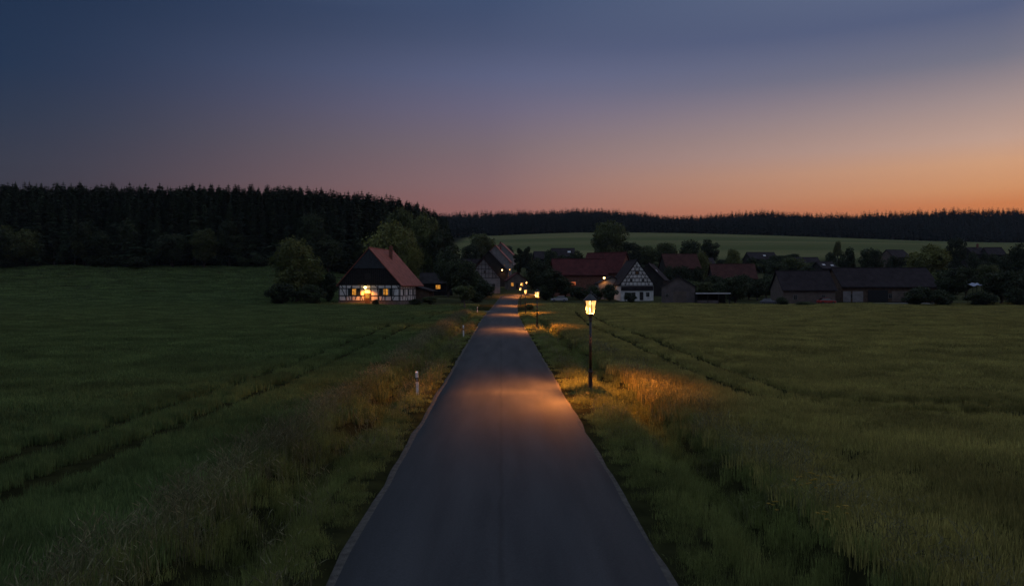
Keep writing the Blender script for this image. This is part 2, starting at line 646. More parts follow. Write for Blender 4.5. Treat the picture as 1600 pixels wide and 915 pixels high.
# ------------------------------------------------------------------ instanced stuff
def scatter(name, pts, rot, scl, idx, sources, label):
    src = bpy.data.collections.new(name + '_pieces')
    for i, me in enumerate(sources):
        src.objects.link(bpy.data.objects.new('%s_%02d' % (name, i), me))
    me = bpy.data.meshes.new(name)
    me.vertices.add(len(pts))
    me.vertices.foreach_set('co', np.asarray(pts, np.float32).ravel())
    for nm, ty, arr in (('rot', 'FLOAT', rot), ('idx', 'INT', idx)):
        a = me.attributes.new(nm, ty, 'POINT')
        a.data.foreach_set('value', np.asarray(arr, np.float32 if ty == 'FLOAT' else np.int32))
    a = me.attributes.new('scl', 'FLOAT_VECTOR', 'POINT')
    a.data.foreach_set('vector', np.asarray(scl, np.float32).ravel())
    o = link(bpy.data.objects.new(name, me))
    ng = bpy.data.node_groups.new(name, 'GeometryNodeTree')
    ng.interface.new_socket('Geometry', in_out='INPUT', socket_type='NodeSocketGeometry')
    ng.interface.new_socket('Geometry', in_out='OUTPUT', socket_type='NodeSocketGeometry')
    gi, go = ng.nodes.new('NodeGroupInput'), ng.nodes.new('NodeGroupOutput')
    ci = ng.nodes.new('GeometryNodeCollectionInfo')
    ci.inputs['Collection'].default_value = src
    ci.inputs['Separate Children'].default_value = True
    ci.inputs['Reset Children'].default_value = True
    ip = ng.nodes.new('GeometryNodeInstanceOnPoints')
    ip.inputs['Pick Instance'].default_value = True

    def attr(nm, ty):
        n = ng.nodes.new('GeometryNodeInputNamedAttribute')
        n.data_type = ty
        n.inputs['Name'].default_value = nm
        return n.outputs['Attribute']
    cb = ng.nodes.new('ShaderNodeCombineXYZ')
    ng.links.new(attr('rot', 'FLOAT'), cb.inputs['Z'])
    ng.links.new(gi.outputs[0], ip.inputs['Points'])
    ng.links.new(ci.outputs['Instances'] if 'Instances' in ci.outputs else ci.outputs[0], ip.inputs['Instance'])
    ng.links.new(attr('idx', 'INT'), ip.inputs['Instance Index'])
    ng.links.new(cb.outputs[0], ip.inputs['Rotation'])
    ng.links.new(attr('scl', 'FLOAT_VECTOR'), ip.inputs['Scale'])
    ng.links.new(ip.outputs['Instances'], go.inputs[0])
    md = o.modifiers.new('scatter', 'NODES')
    md.node_group = ng
    tag(o, label, name.replace('_', ' '), kind='stuff')
    return o


def tuft(seed, n, size, hmin, hmax, w, m, seedhead=0.0, lean=.35):
    """a patch of curved grass blades, optionally with seed heads"""
    g = np.random.default_rng(seed)
    V, T3, Q4 = [], [], []
    for i in range(n):
        x, y = g.uniform(-size / 2, size / 2, 2)
        h = g.uniform(hmin, hmax)
        a = g.uniform(0, 2 * math.pi)
        l = h * g.uniform(.08, lean)
        la = g.uniform(0, 2 * math.pi)
        dx, dy = math.cos(a) * w / 2, math.sin(a) * w / 2
        lx, ly = math.cos(la) * l, math.sin(la) * l
        k = len(V)
        V += [(x - dx, y - dy, -.08), (x + dx, y + dy, -.08),
              (x - dx * .8 + lx * .3, y - dy * .8 + ly * .3, h * .6), (x + dx * .8 + lx * .3, y + dy * .8 + ly * .3, h * .6),
              (x + lx, y + ly, h)]
        Q4.append((k, k + 1, k + 3, k + 2))
        T3.append((k + 2, k + 3, k + 4))
        if g.random() < seedhead:
            k = len(V)
            e = w * 1.1
            V += [(x + lx * .8 - e, y + ly * .8, h * .92), (x + lx * .8 + e, y + ly * .8, h * .92),
                  (x + lx * 1.1, y + ly * 1.1 + e, h * 1.02), (x + lx * 1.5, y + ly * 1.5, h * 1.12)]
            T3 += [(k, k + 1, k + 2), (k, k + 2, k + 3), (k + 1, k + 3, k + 2)]
    return np_mesh('tuft', V, Q4, T3, m)


def track(x, y, pad):
    """true where tractor tracks have flattened the crop"""
    hit = np.zeros(len(x), bool)
    wob = .10 * np.sin(y * .21) + .06 * np.sin(y * .57)
    rr = (y > 31) & (y < 150)
    bend = 3.2 * sm(75, 150, y)
    for c in (10.2, 12.4):
        hit |= rr & (np.abs(x - c - wob - bend) < pad)
    # headland turn
    for rad in (4.0, 6.2):
        cxr = 16.4
        a = np.hypot(x - cxr, y - 33.5)
        hit |= (y <= 33.5) & (x < cxr) & (np.abs(a - rad) < pad + .12)
        hit |= (x >= cxr) & (np.abs(y - (33.5 - rad) - .25 * np.sin(x * .2)) < pad + .25)
    ll = (y > 5) & (y < 135)
    for c in (-10.3, -12.5):
        hit |= ll & (np.abs(x - c - wob + 1.2 * sm(30, 0, y)) < pad)
    return hit


def zone(x0, x1, y0, y1, dens, cone=True):
    n = int((x1 - x0) * (y1 - y0) * dens)
    x = rng.uniform(x0, x1, n)
    y = rng.uniform(y0, y1, n)
    if cone:
        k = np.abs(x) < y * .80 + 9
        x, y = x[k], y[k]
    return x, y


def field_points(side):
    out = []
    for (y0, y1, dens, s, lod) in ((5, 24, 4.2, 1.0, 0), (24, 48, 3.0, 1.25, 1), (48, 100, 2.9, 1.15, 2), (100, 172, 1.25, 1.8, 2)):
        x1 = y1 * .8 + 9
        x, y = zone(-x1 if side < 0 else 6.4, -6.0 if side < 0 else x1, y0, y1, dens)
        out.append((x, y, s, lod))
    if side < 0:
        x, y = zone(-230, -22, 172, 262, .34)
        k = ~((x > -33) & (x < -10) & (y > 168) & (y < 200))
        out.append((x[k], y[k], 3.4, 2))
    else:
        x, y = zone(8, 160, 172, 176, .4)
        out.append((x, y, 2.8, 2))
    # finer clumps close along the tractor tracks so their edges stay sharp
    for y0, y1, dens, s, lod in ((5, 45, 9.0, .42, 1), (45, 80, 7.0, .46, 2), (80, 150, 4.5, .62, 2)):
        if side < 0:
            x, y = zone(-14.6, -7.6, y0, y1, dens)
            out.append((x, y, s, lod))
        else:
            x, y = zone(8.0, 18.5, y0 if y0 > 30 else 24, y1, dens)
            out.append((x, y, s, lod))
            if y0 == 5:
                x, y = zone(15, 48, 25, 32, dens)
                out.append((x, y, s, lod))
    xs_, ys_, ss, li = [], [], [], []
    for x, y, s, lod in out:
        k = ~track(x, y, .31 + .56 * s)
        # the garden round the farmhouse is short grass
        x, y = x[k], y[k]
        xs_.append(x)
        ys_.append(y)
        ss.append(np.full(len(x), s))
        li.append(np.full(len(x), lod * 3) + rng.integers(0, 3, len(x)))
    return np.concatenate(xs_), np.concatenate(ys_), np.concatenate(ss), np.concatenate(li)


for side, key, nm, lab in ((-1, 'field', 'crop_field_grass', 'dark green young grain left of the road'),
                           (1, 'fieldr', 'meadow_grass', 'olive green grain right of the road')):
    m = GRASS[key]
    src = [tuft(10 + i + 50 * side + 60, 170, 1.1, .16, .34, .015, m) for i in range(3)]
    src += [tuft(20 + i + 50 * side + 60, 160, 1.2, .17, .34, .026, m) for i in range(3)]
    src += [tuft(30 + i + 50 * side + 60, 130, 1.2, .18, .33, .055, m) for i in range(3)]
    x, y, s, li = field_points(side)
    # patchy growth: height follows a slow wave plus noise
    hgt = 1 + .14 * np.sin(x * .35 + np.sin(y * .22) * 2) * np.sin(y * .31) + rng.normal(0, .20, len(x))
    scl = np.column_stack([s, s, np.clip(hgt, .55, 1.5) * np.where(li >= 6, 1.05, 1)])
    scatter(nm, np.column_stack([x, y, terrain(x, y)]), rng.uniform(0, 6.28, len(x)), scl, li, src, lab)

# verges
x, y, s, li = [], [], [], []
for y0, y1, dens, sc_, lod in ((4, 26, 7.5, .9, 0), (26, 60, 4.5, 1.1, 1), (60, 134, 2.2, 1.5, 2)):
    for a, b in ((-6.3, -3.04), (2.98, 6.6)):
        xx, yy = zone(a, b, y0, y1, dens, False)
        ctr = np.minimum(np.abs(xx - 5.25), np.abs(xx + 4.55))
        kk = (ctr > .55) | (rng.random(len(xx)) < .72)
        xx, yy = xx[kk], yy[kk]
        edge = np.minimum(np.abs(xx - a if a > 0 else xx - b), 1)
        x.append(xx + road_x(yy))
        y.append(yy)
        s.append(np.column_stack([np.full(len(xx), .5), np.full(len(xx), .5), (.24 + .58 * edge)]) * np.array([sc_, sc_, 1]))
        li.append(rng.integers(0, 3, len(xx)) + lod * 3)
x, y = np.concatenate(x), np.concatenate(y)
s = np.vstack(s)
s[:, 2] *= np.clip(rng.normal(1, .22, len(x)), .5, 1.6)
m = GRASS['verge']
src = [tuft(70 + i, 130, 1.0, .15, .48, .015, m, .05, .6) for i in range(3)] + \
      [tuft(80 + i, 120, 1.0, .15, .48, .028, m, .05, .6) for i in range(3)] + \
      [tuft(90 + i, 90, 1.0, .15, .45, .050, m, 0, .6) for i in range(3)]
scatter('verge_grass', np.column_stack([x, y, terrain(x, y)]), rng.uniform(0, 6.28, len(x)), s, np.concatenate(li), src,
        'rough grass on the road verges and ditches')

# bleached tall grasses on the banks
x, y, li, s = [], [], [], []
for c, sd, y0, y1, n, hs in ((-6.2, .42, 5, 30, 210, .78), (-6.15, .42, 44, 126, 430, .78), (-6.1, .35, 30, 44, 50, .6), (6.9, .55, 7, 24, 90, .68),
                             (6.9, .6, 24, 62, 90, .6), (-4.0, .9, 6, 90, 130, .75), (3.9, .5, 20, 90, 90, .5)):
    xx = rng.normal(c, sd, n)
    yy = rng.uniform(y0, y1, n)
    k = np.abs(xx) > 3.1
    xx, yy = xx[k], yy[k]
    x.append(xx + road_x(yy))
    y.append(yy)
    li.append(rng.integers(0, 3, len(xx)) + np.where(yy > 35, 3, 0))
    s.append(np.column_stack([np.full(len(xx), 1.0)] * 2 + [hs * np.clip(rng.normal(1, .18, len(xx)), .5, 1.5)]))
x, y = np.concatenate(x), np.concatenate(y)
m = GRASS['dry']
src = [tuft(110 + i, 26, .7, .45, .88, .009, m, .8, .4) for i in range(3)] + [tuft(120 + i, 26, .8, .45, .88, .020, m, .8, .4) for i in range(3)]
scatter('dry_grass', np.column_stack([x, y, terrain(x, y)]), rng.uniform(0, 6.28, len(x)), np.vstack(s), np.concatenate(li), src,
        'tall bleached seeding grasses on the ditch banks')


# ------------------------------------------------------------------ trees
def crown_mesh(seed, h, r, base, ncl, nleaf, leaf, m, flat=0.0, spread=1.0):
    g = np.random.default_rng(seed)
    cz, rz = h * (base + (1 - base) / 2), h * (1 - base) / 2
    d = g.normal(size=(ncl, 3))
    d /= np.linalg.norm(d, axis=1, keepdims=True)
    rad = g.uniform(.35, .86, ncl)[:, None] ** .7
    cen = d * rad * np.array([r, r, rz]) * .80
    cen[:, :2] *= (1 - .35 * np.clip(cen[:, 2:3] / rz, 0, 1) ** 2 * spread)
    cr = g.uniform(.20, .42, ncl) * r
    which = g.choice(ncl, nleaf, p=cr ** 2 / (cr ** 2).sum())
    v = g.normal(size=(nleaf, 3))
    v /= np.linalg.norm(v, axis=1, keepdims=True)
    q = g.uniform(.25, 1, nleaf) ** .45
    p = cen[which] + v * (q * cr[which] * g.uniform(.85, 1.18, nleaf))[:, None] * np.array([1, 1, .85])
    p[:, 2] += cz
    p[:, 2] = np.maximum(p[:, 2], h * base * .6)
    nrm = v * .7 + g.normal(size=(nleaf, 3)) * .6 + np.array([0, 0, .25])
    nrm /= np.linalg.norm(nrm, axis=1, keepdims=True)
    a = np.cross(nrm, g.normal(size=(nleaf, 3)))
    a /= np.linalg.norm(a, axis=1, keepdims=True)
    bq = np.cross(nrm, a)
    sz = (leaf * g.uniform(.5, 1.4, nleaf))[:, None]
    V = np.stack([p - a * sz, p - bq * sz * .55, p + a * sz, p + bq * sz * .55], 1).reshape(-1, 3)
    return np_mesh('crown', V, np.arange(nleaf * 4).reshape(-1, 4), m=m), cen + np.array([0, 0, cz])


def trunk_mesh(seed, h, base, r0, targets, m):
    g = random.Random(seed)
    b = MB()
    top = h * (base + (1 - base) * .62)
    pts = [(0, 0, -.4), (0, 0, 0), (g.uniform(-.1, .1), g.uniform(-.1, .1), h * base * .6), (g.uniform(-.3, .3), g.uniform(-.3, .3), h * base + .5), (0, 0, top)]
    b.tube(pts, [r0 * 1.35, r0 * 1.1, r0 * .85, r0 * .7, r0 * .2], 8)
    for t in targets[:9]:
        z0 = h * base * g.uniform(.75, 1.3) + .2
        z0 = min(z0, top * .9)
        b.tube([(0, 0, z0), (t[0] * .45, t[1] * .45, z0 + (t[2] - z0) * .55), (t[0] * .9, t[1] * .9, t[2])], [r0 * .42, r0 * .26, r0 * .07], 5)
    return b.mesh('trunk', m, True)


TREES = {}
for nm, (h, r, base, ncl, nl, leaf, m, bark) in {
    'broad': (10, 4.6, .06, 44, 10500, .21, M_LEAF_M, M_BARK),
    'broad2': (10, 4.2, .08, 36, 8500, .22, M_LEAF, M_BARK),
    'light': (10, 4.4, .16, 34, 7600, .22, M_LEAF_L, M_BARK),
    'dark': (10, 4.2, .12, 30, 7000, .23, M_LEAF_D, M_BARK),
    'dark2': (10, 3.7, .10, 34, 7000, .22, M_LEAF_D, M_BARK),
    'poplar': (10, 1.9, .08, 34, 4600, .19, M_LEAF_D, M_BARK),
    'young': (10, 3.8, .34, 24, 2600, .30, M_LEAF, M_PALEBARK),
    'bush': (10, 6.5, .02, 26, 4200, .40, M_LEAF_D, M_BARK),
    'bushg': (10, 6.2, .02, 26, 4200, .40, M_LEAF, M_BARK),
    'old': (10, 3.9, .10, 44, 9000, .20, M_LEAF, M_BARK),
}.items():
    c, t = crown_mesh(hash_seed := sum(map(ord, nm)) * 7 + 3, h, r, base, ncl, nl, leaf, m)
    TREES[nm] = (c, trunk_mesh(hash_seed, h, base, .30 if r > 2.5 else .2, t, bark), h, r)


def tree(px, d, top, wide, kind, label, name='broadleaf_tree', cat='tree', group=None, rz=None):
    c, t, h0, r0 = TREES[kind]
    x = X(px, d)
    z = gz(x, d)
    h = max(ZT(top, d) - z, .5)
    r = wide / 2 * d / F
    root = empty(name, (x, d, z - .05), rz if rz is not None else rnd.uniform(0, 6.28), label, cat, group)
    sc_ = (r / r0, r / r0, h / h0)
    child('crown', c, root, sc_)
    tk = child('trunk', t, root, sc_)
    if kind.startswith('bush'):
        tk.name = 'stems'
    return root


tree(861, 288, 384, 30, 'dark', 'dark tree between the two dark roofs behind the red barn')
tree(905, 285, 386, 26, 'dark2', 'dark tree right of the dark roof with white skylights')
# around the farmhouse
tree(465, 180, 369, 96, 'broad', 'large round tree left of the half-timbered farmhouse')
tree(441, 170, 441, 56, 'bush', 'dark bush under the left side of the round tree by the field', 'garden_bush', 'bush')
tree(487, 172, 444, 52, 'bush', 'dark bush under the right side of the round tree by the farmhouse', 'garden_bush', 'bush')
tree(515, 182, 425, 40, 'bush', 'tall dark bush against the left corner of the farmhouse', 'garden_bush', 'bush')
tree(613, 228, 335, 88, 'light', 'tall pale green tree rising behind the farmhouse roof')
tree(640, 218, 362, 44, 'light', 'smaller pale green tree beside the far end of the farmhouse roof')
tree(587.5, 168.5, 467, 12, 'bush', 'small clipped dark shrub in front of the lit farmhouse door', 'door_shrub', 'bush')
tree(650, 172, 466, 26, 'bush', 'low shrub at the right front corner of the farmhouse', 'garden_bush', 'bush')
tree(672, 178, 461, 34, 'bushg', 'low shrub beside the brown lean-to of the farmhouse', 'garden_bush', 'bush')
tree(726, 150, 443, 40, 'young', 'slender young tree with a pale stem near the lane', 'young_tree')
tree(722, 188, 397, 62, 'dark', 'big dark tree left of the village street')
tree(700, 215, 376, 54, 'dark2', 'dark tree behind the big one left of the street')
tree(693, 258, 348, 52, 'dark2', 'dark tree ending the spruce wood on its right')
tree(664, 262, 318, 58, 'old', 'tall broadleaf tree at the right end of the spruce wood')
tree(628, 266, 310, 62, 'old', 'tall broadleaf tree among the spruces behind the pale green tree')
tree(756, 205, 440, 40, 'bush', 'dark bush before the grey timbered street gable', 'garden_bush', 'bush')
tree(742, 185, 455, 40, 'bush', 'low dark bush left of the road entering the village', 'garden_bush', 'bush')
# behind the village street
tree(754, 380, 357, 48, 'broad2', 'round tree behind the street roofs against the far field')
tree(735, 340, 378, 34, 'dark', 'dark tree left of the street roofs')
tree(789, 395, 380, 34, 'dark', 'low tree just right of the red street roofs', )
tree(811, 300, 376, 22, 'poplar', 'left of two slim dark trees beside the street')
tree(824, 295, 372, 22, 'poplar', 'right of two slim dark trees beside the street')
tree(842, 208, 400, 50, 'dark', 'large dark tree right of the street, nearest the road lamps')
tree(864, 196, 414, 50, 'dark2', 'large dark tree before the left end of the red barn')
tree(826, 137, 473, 22, 'bushg', 'rounded roadside bush just left of the second street lamp', 'roadside_bush', 'bush')
tree(852, 196, 444, 40, 'bush', 'dark bush below the large dark trees right of the street', 'garden_bush', 'bush')
tree(884, 205, 435, 34, 'dark', 'small dark tree in front of the red barn')
tree(905, 200, 447, 38, 'bush', 'dark bush below the lit barn window', 'garden_bush', 'bush')
tree(930, 198, 446, 34, 'bush', 'dark bush below the barn lamp', 'garden_bush', 'bush')
tree(953, 196, 443, 32, 'bush', 'dark bush left of the white timbered gable', 'garden_bush', 'bush')
tree(985, 184, 456, 24, 'bush', 'round bush before the ground floor of the white timbered gable', 'garden_bush', 'bush')
tree(951, 330, 333, 66, 'old', 'tallest village tree, a massive crown above the red barn')
tree(984, 335, 372, 44, 'dark', 'tree at the right foot of the tallest village tree')
tree(1010, 345, 377, 40, 'broad2', 'low tree behind the white timbered gable')
tree(1040, 350, 372, 44, 'broad2', 'tree left of the paired trees before the far field')
tree(1080, 340, 369, 38, 'dark', 'left tree of the pair before the far field')
tree(1110, 345, 369, 40, 'dark2', 'right tree of the pair before the far field')
tree(1099, 270, 392, 36, 'broad', 'round tree behind the grey shed')
tree(1066, 235, 410, 34, 'dark', 'dark tree above the hipped grey shed')
tree(1146, 330, 387, 30, 'broad', 'small round tree above the brown roofed house')
tree(1150, 176, 425, 52, 'dark', 'dark bushy tree right of the open cart shed')
tree(1185, 196, 432, 36, 'dark2', 'dark tree between the cart shed and the long barn')
tree(1128, 186, 441, 34, 'bush', 'dark bush behind the open cart shed', 'garden_bush', 'bush')
tree(1240, 300, 396, 44, 'broad2', 'low tree between two distant dark roofs')
tree(1215, 255, 404, 44, 'dark', 'dark tree behind the left end of the long barn')
tree(1312, 420, 375, 16, 'broad', 'small lone tree standing out in the far field')
tree(1327, 290, 381, 34, 'dark2', 'dark pointed tree behind the ridge joint of the barns')
tree(1366, 285, 381, 46, 'dark', 'broad dark tree behind the long barn')
tree(1302, 330, 389, 20, 'dark', 'little dark tree left of the pointed tree')
tree(1458, 260, 373, 68, 'light', 'large domed pale green tree above the right end of the long barn')
tree(1500, 330, 364, 34, 'dark', 'dark tree behind the domed pale green tree')
tree(1492, 178, 412, 58, 'dark2', 'dark tree covering the right end of the long barn')
tree(1440, 172, 447, 62, 'bush', 'dark bush in front of the right end of the long barn', 'garden_bush', 'bush')
tree(1476, 170, 452, 50, 'bush', 'low dark bush below the dark tree at the barn end', 'garden_bush', 'bush')
tree(1516, 205, 409, 40, 'dark', 'dark tree left of the pale tarpaulin roof')
tree(1548, 240, 406, 46, 'broad2', 'greenish tree behind the pale tarpaulin roof')
tree(1572, 172, 416, 66, 'dark', 'dark tree right of the pale tarpaulin roof')
tree(1598, 250, 372, 50, 'dark2', 'tall dark tree at the far right by the distant roofs')
tree(1540, 168, 455, 54, 'bush', 'dark bush under the pale tarpaulin roof', 'garden_bush', 'bush')
tree(1600, 166, 450, 50, 'bush', 'dark bush at the far right field edge', 'garden_bush', 'bush')
tree(1625, 178, 408, 70, 'dark2', 'dark tree beyond the right edge of the village')
tree(1225, 168, 463, 26, 'bush', 'low bush at the left foot of the long barn', 'garden_bush', 'bush')
tree(1262, 167, 470, 40, 'bushg', 'strip of weeds before the beige barn wall', 'garden_bush', 'bush')


def fill(n, px0, px1, d0, d1, t0, t1, w0, w1, label, group):
    for _ in range(n):
        px, d = rnd.uniform(px0, px1), rnd.uniform(d0, d1)
        zb = gz(X(px, d), d)
        h = rnd.uniform(t0, t1)
        tree(px, d, HOR - (zb + h - CAM_H) / d * F, rnd.uniform(w0, w1) * F / d, rnd.choice(['dark', 'dark2', 'bush', 'broad2']), label,
             'village_tree', 'tree', group)


fill(26, 1035, 1220, 190, 240, 3.5, 6.5, 6, 10, 'low dark tree crowding the gardens between grey shed and long barn', 'garden trees behind the grey shed')
fill(32, 1225, 1480, 205, 320, 5, 8, 7, 12, 'low dark tree showing over the long barn roofs', 'trees behind the long barns')
fill(26, 1460, 1680, 180, 325, 4, 8, 7, 11, 'dark tree in the thicket at the right end of the village', 'thicket at the right end of the village')
fill(24, 835, 1060, 245, 320, 4, 8, 7, 12, 'dark tree behind the red barns and the white timbered gable', 'trees behind the red barns')
fill(9, 700, 745, 205, 290, 4, 8, 6, 9, 'dark tree crowding the left side of the village street', 'trees left of the street')
fill(9, 820, 880, 225, 300, 4, 8, 6, 9, 'dark tree behind the large trees right of the street', 'trees right of the street')
fill(34, 1000, 1610, 318, 390, 4, 7.5, 8, 14, 'small dark tree on the slope at the foot of the far field', 'trees along the foot of the far field')


def spruce_mesh(seed, h, r, bare, whorls, nb, m, top=.02):
    g = np.random.default_rng(seed)
    V, Tt = [], []
    for i in range(whorls):
        t = (max(i + g.uniform(-.3, .3), 0) / whorls) ** .9
        t = min(max(t, 0), 1)
        z = h * (bare + (1 - bare) * t)
        rad = r * ((1 - t) ** .62) * g.uniform(.72, 1.15) + .16
        if t < .12:
            rad *= .65 + t * 3
        k = max(5, int(nb * (1 - .35 * t)))
        a0 = g.uniform(0, 6.28)
        for j in range(k):
            a = a0 + 6.283 * j / k + g.uniform(-.25, .25)
            rr = rad * g.uniform(.65, 1.15)
            dz = -rr * g.uniform(.18, .5) + (.12 * h / whorls if t > .8 else 0)
            ca, sa = math.cos(a), math.sin(a)
            w = rr * g.uniform(.22, .36)
            n = len(V)
            sx, sy = -sa * w, ca * w
            mx, my = ca * rr * .55, sa * rr * .55
            V += [(0, 0, z), (mx + sx, my + sy, z + dz * .65), (ca * rr, sa * rr, z + dz), (mx - sx, my - sy, z + dz * .65),
                  (mx, my, z + dz * .35 - rr * .34), (mx * 1.25 + sx * .5, my * 1.25 + sy * .5, z + dz * .8 - rr * .25)]
            Tt += [(n, n + 1, n + 2), (n, n + 2, n + 3), (n, n + 4, n + 2), (n + 1, n + 5, n + 3)]
    n = len(V)
    V += [(-.12, 0, h * .95), (.12, 0, h * .95), (0, .12, h * .95), (0, 0, h * (1 + top))]
    Tt += [(n, n + 1, n + 3), (n + 1, n + 2, n + 3), (n + 2, n, n + 3)]
    return np_mesh('crown', V, None, Tt, m)


def straight_trunk(h, r0, m):
    b = MB()
    b.tube([(0, 0, -.5), (0, 0, h * .5), (0, 0, h * .97)], [r0, r0 * .7, r0 * .08], 7)
    return b.mesh('trunk', m, True)


SPR = [(spruce_mesh(200 + i, 26, rr, bare, 46, 11, M_NEEDLE), straight_trunk(26, .30, M_PALEBARK if pale else M_BARK))
       for i, (rr, bare, pale) in enumerate([(4.4, .05, 0), (3.8, .08, 0), (4.7, .15, 0), (3.9, .30, 1), (3.5, .12, 0), (5.1, .06, 0)])]


def edge_d(x):
    """front of the left wood: level along the field, falling back towards the street"""
    return 262 + 60 * sm(-62, -30, x) + 1.5 * np.sin(x * .12)


def wood_top(x, d):
    px = x / d * F + VPX
    return np.interp(px, [-100, 0, 60, 130, 250, 400, 470, 540, 600, 640, 665, 690, 720], [292, 291, 290, 289, 291, 292, 294, 300, 306, 314, 323, 338, 350])


n_sp = 0
mass = []
for row in range(13):
    x = -232 + (row % 2) * 1.6
    while x < -22:
        xx = x + rnd.uniform(-1.0, 1.0)
        dd = float(edge_d(xx)) + row * 4.2 + rnd.uniform(-1.4, 1.4)
        x += 3.9 if row < 5 else 3.0
        px = xx / dd * F + VPX
        if px > 700:
            continue
        z = gz(xx, dd)
        H = float(ZT(wood_top(xx, dd), dd)) - z
        if row < 3:
            H *= [rnd.uniform(.62, .80), rnd.uniform(.72, .88), rnd.uniform(.82, .95)][row]
        else:
            H *= rnd.choice([rnd.uniform(.90, .97), rnd.uniform(.94, 1.0), rnd.uniform(.97, 1.045)])
        if H < 8:
            continue
        i = rnd.choice([0, 1, 2, 3, 4, 5] if row < 2 else [0, 1, 2, 4, 5])
        s = H / 26
        if -95 < px < 705 and row < 5 and n_sp < 290:
            n_sp += 1
            root = empty('spruce_tree', (xx, dd, z - .1), rnd.uniform(0, 6.28),
                         ['dark spruce in the front ranks of the wood behind the left field',
                          'dark spruce deep in the wood, its top on the left skyline'][row >= 3], 'tree',
                         ['spruces along the front of the left wood', 'spruces deeper in the left wood'][row >= 3])
            w = s * rnd.uniform(1.0, 1.35)
            child('crown', SPR[i][0], root, (w, w, s))
            child('trunk', SPR[i][1], root, (w, w, s))
        else:
            mass.append((xx, dd, z, s, i))
mass = np.array(mass)
scatter('spruce_wood', mass[:, :3], rng.uniform(0, 6.28, len(mass)), np.column_stack([mass[:, 3] * 1.25, mass[:, 3] * 1.25, mass[:, 3]]), mass[:, 4].astype(int),
        [s[0] for s in SPR], 'close mass of dark spruces filling the left wood')

for i in range(20):
    px = rnd.uniform(-60, 560)
    x0 = X(px, 262)
    d = float(edge_d(x0)) - rnd.uniform(1, 5)
    tree(x0 / d * F + VPX, d, rnd.uniform(322, 372), rnd.uniform(36, 62), rnd.choice(['dark', 'old', 'dark2', 'broad2', 'dark']),
         'dark broadleaf tree mixed into the front of the left spruce wood', group='broadleaf trees along the front of the left wood')
for i in range(16):
    px = rnd.uniform(-60, 520)
    d = float(edge_d(X(px, 262))) - rnd.uniform(2, 6)
    tree(px, d, rnd.uniform(396, 410), rnd.uniform(24, 46), 'bush', 'low dark bush at the foot of the left wood', 'forest_edge_bush', 'bush', 'bushes at the foot of the left wood')
for px, d, top in ((1176, 338, 399), (1196, 336, 402), (1214, 338, 398), (1254, 333, 406), (1274, 334, 407), (1398, 313, 398), (1414, 312, 401),
                   (1528, 333, 392), (1545, 332, 394), (1562, 328, 392), (1578, 328, 394), (866, 292, 394), (882, 293, 393), (897, 292, 391),
                   (840, 303, 401), (858, 303, 400), (1048, 243, 414), (1072, 242, 417), (1092, 243, 412), (1126, 221, 431), (1150, 220, 434), (1172, 221, 430)):
    tree(px, d, top, rnd.uniform(20, 30), rnd.choice(['dark', 'dark2', 'bush']), 'dark garden tree right in front of a village house wall', 'village_tree', 'tree',
         'garden trees against the house walls')

# forest on the far ridge
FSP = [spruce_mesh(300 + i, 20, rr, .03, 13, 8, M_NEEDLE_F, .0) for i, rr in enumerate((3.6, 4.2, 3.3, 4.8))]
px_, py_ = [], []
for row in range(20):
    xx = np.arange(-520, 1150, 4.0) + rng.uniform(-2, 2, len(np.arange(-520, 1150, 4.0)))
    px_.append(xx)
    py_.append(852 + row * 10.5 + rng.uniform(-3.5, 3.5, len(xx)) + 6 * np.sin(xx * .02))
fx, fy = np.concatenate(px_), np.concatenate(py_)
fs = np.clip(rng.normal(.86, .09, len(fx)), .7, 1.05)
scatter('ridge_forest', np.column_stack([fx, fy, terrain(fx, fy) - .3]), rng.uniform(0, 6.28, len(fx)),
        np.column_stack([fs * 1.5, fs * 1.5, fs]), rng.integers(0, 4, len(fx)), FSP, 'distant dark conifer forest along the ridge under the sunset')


# ------------------------------------------------------------------ houses
def face(fc, W, L, u, z, out):
    if fc == 'F':
        return (u, -L / 2 - out, z)
    if fc == 'B':
        return (-u, L / 2 + out, z)
    if fc == 'R':
        return (W / 2 + out, u, z)
    return (-W / 2 - out, -u, z)


def fbox(b, fc, W, L, u, z, w, h, o0, o1):
    """box lying on a wall face, from o0 to o1 outwards"""
    p = face(fc, W, L, u, z, (o0 + o1) / 2)
    d = (w, o1 - o0, h) if fc in 'FB' else (o1 - o0, w, h)
    b.box(p, d)


def fbeam(b, fc, W, L, u0, z0, u1, z1, w, o0=-.03, o1=.05):
    du, dz = u1 - u0, z1 - z0
    n = math.hypot(du, dz)
    nu, nz = -dz / n * w / 2, du / n * w / 2
    c = [(u0 + nu, z0 + nz), (u1 + nu, z1 + nz), (u1 - nu, z1 - nz), (u0 - nu, z0 - nz)]
    vs = [face(fc, W, L, u, z, o0) for u, z in c] + [face(fc, W, L, u, z, o1) for u, z in c]
    b.add(vs, [(0, 1, 2, 3), (7, 6, 5, 4), (0, 4, 5, 1), (1, 5, 6, 2), (2, 6, 7, 3), (3, 7, 4, 0)])


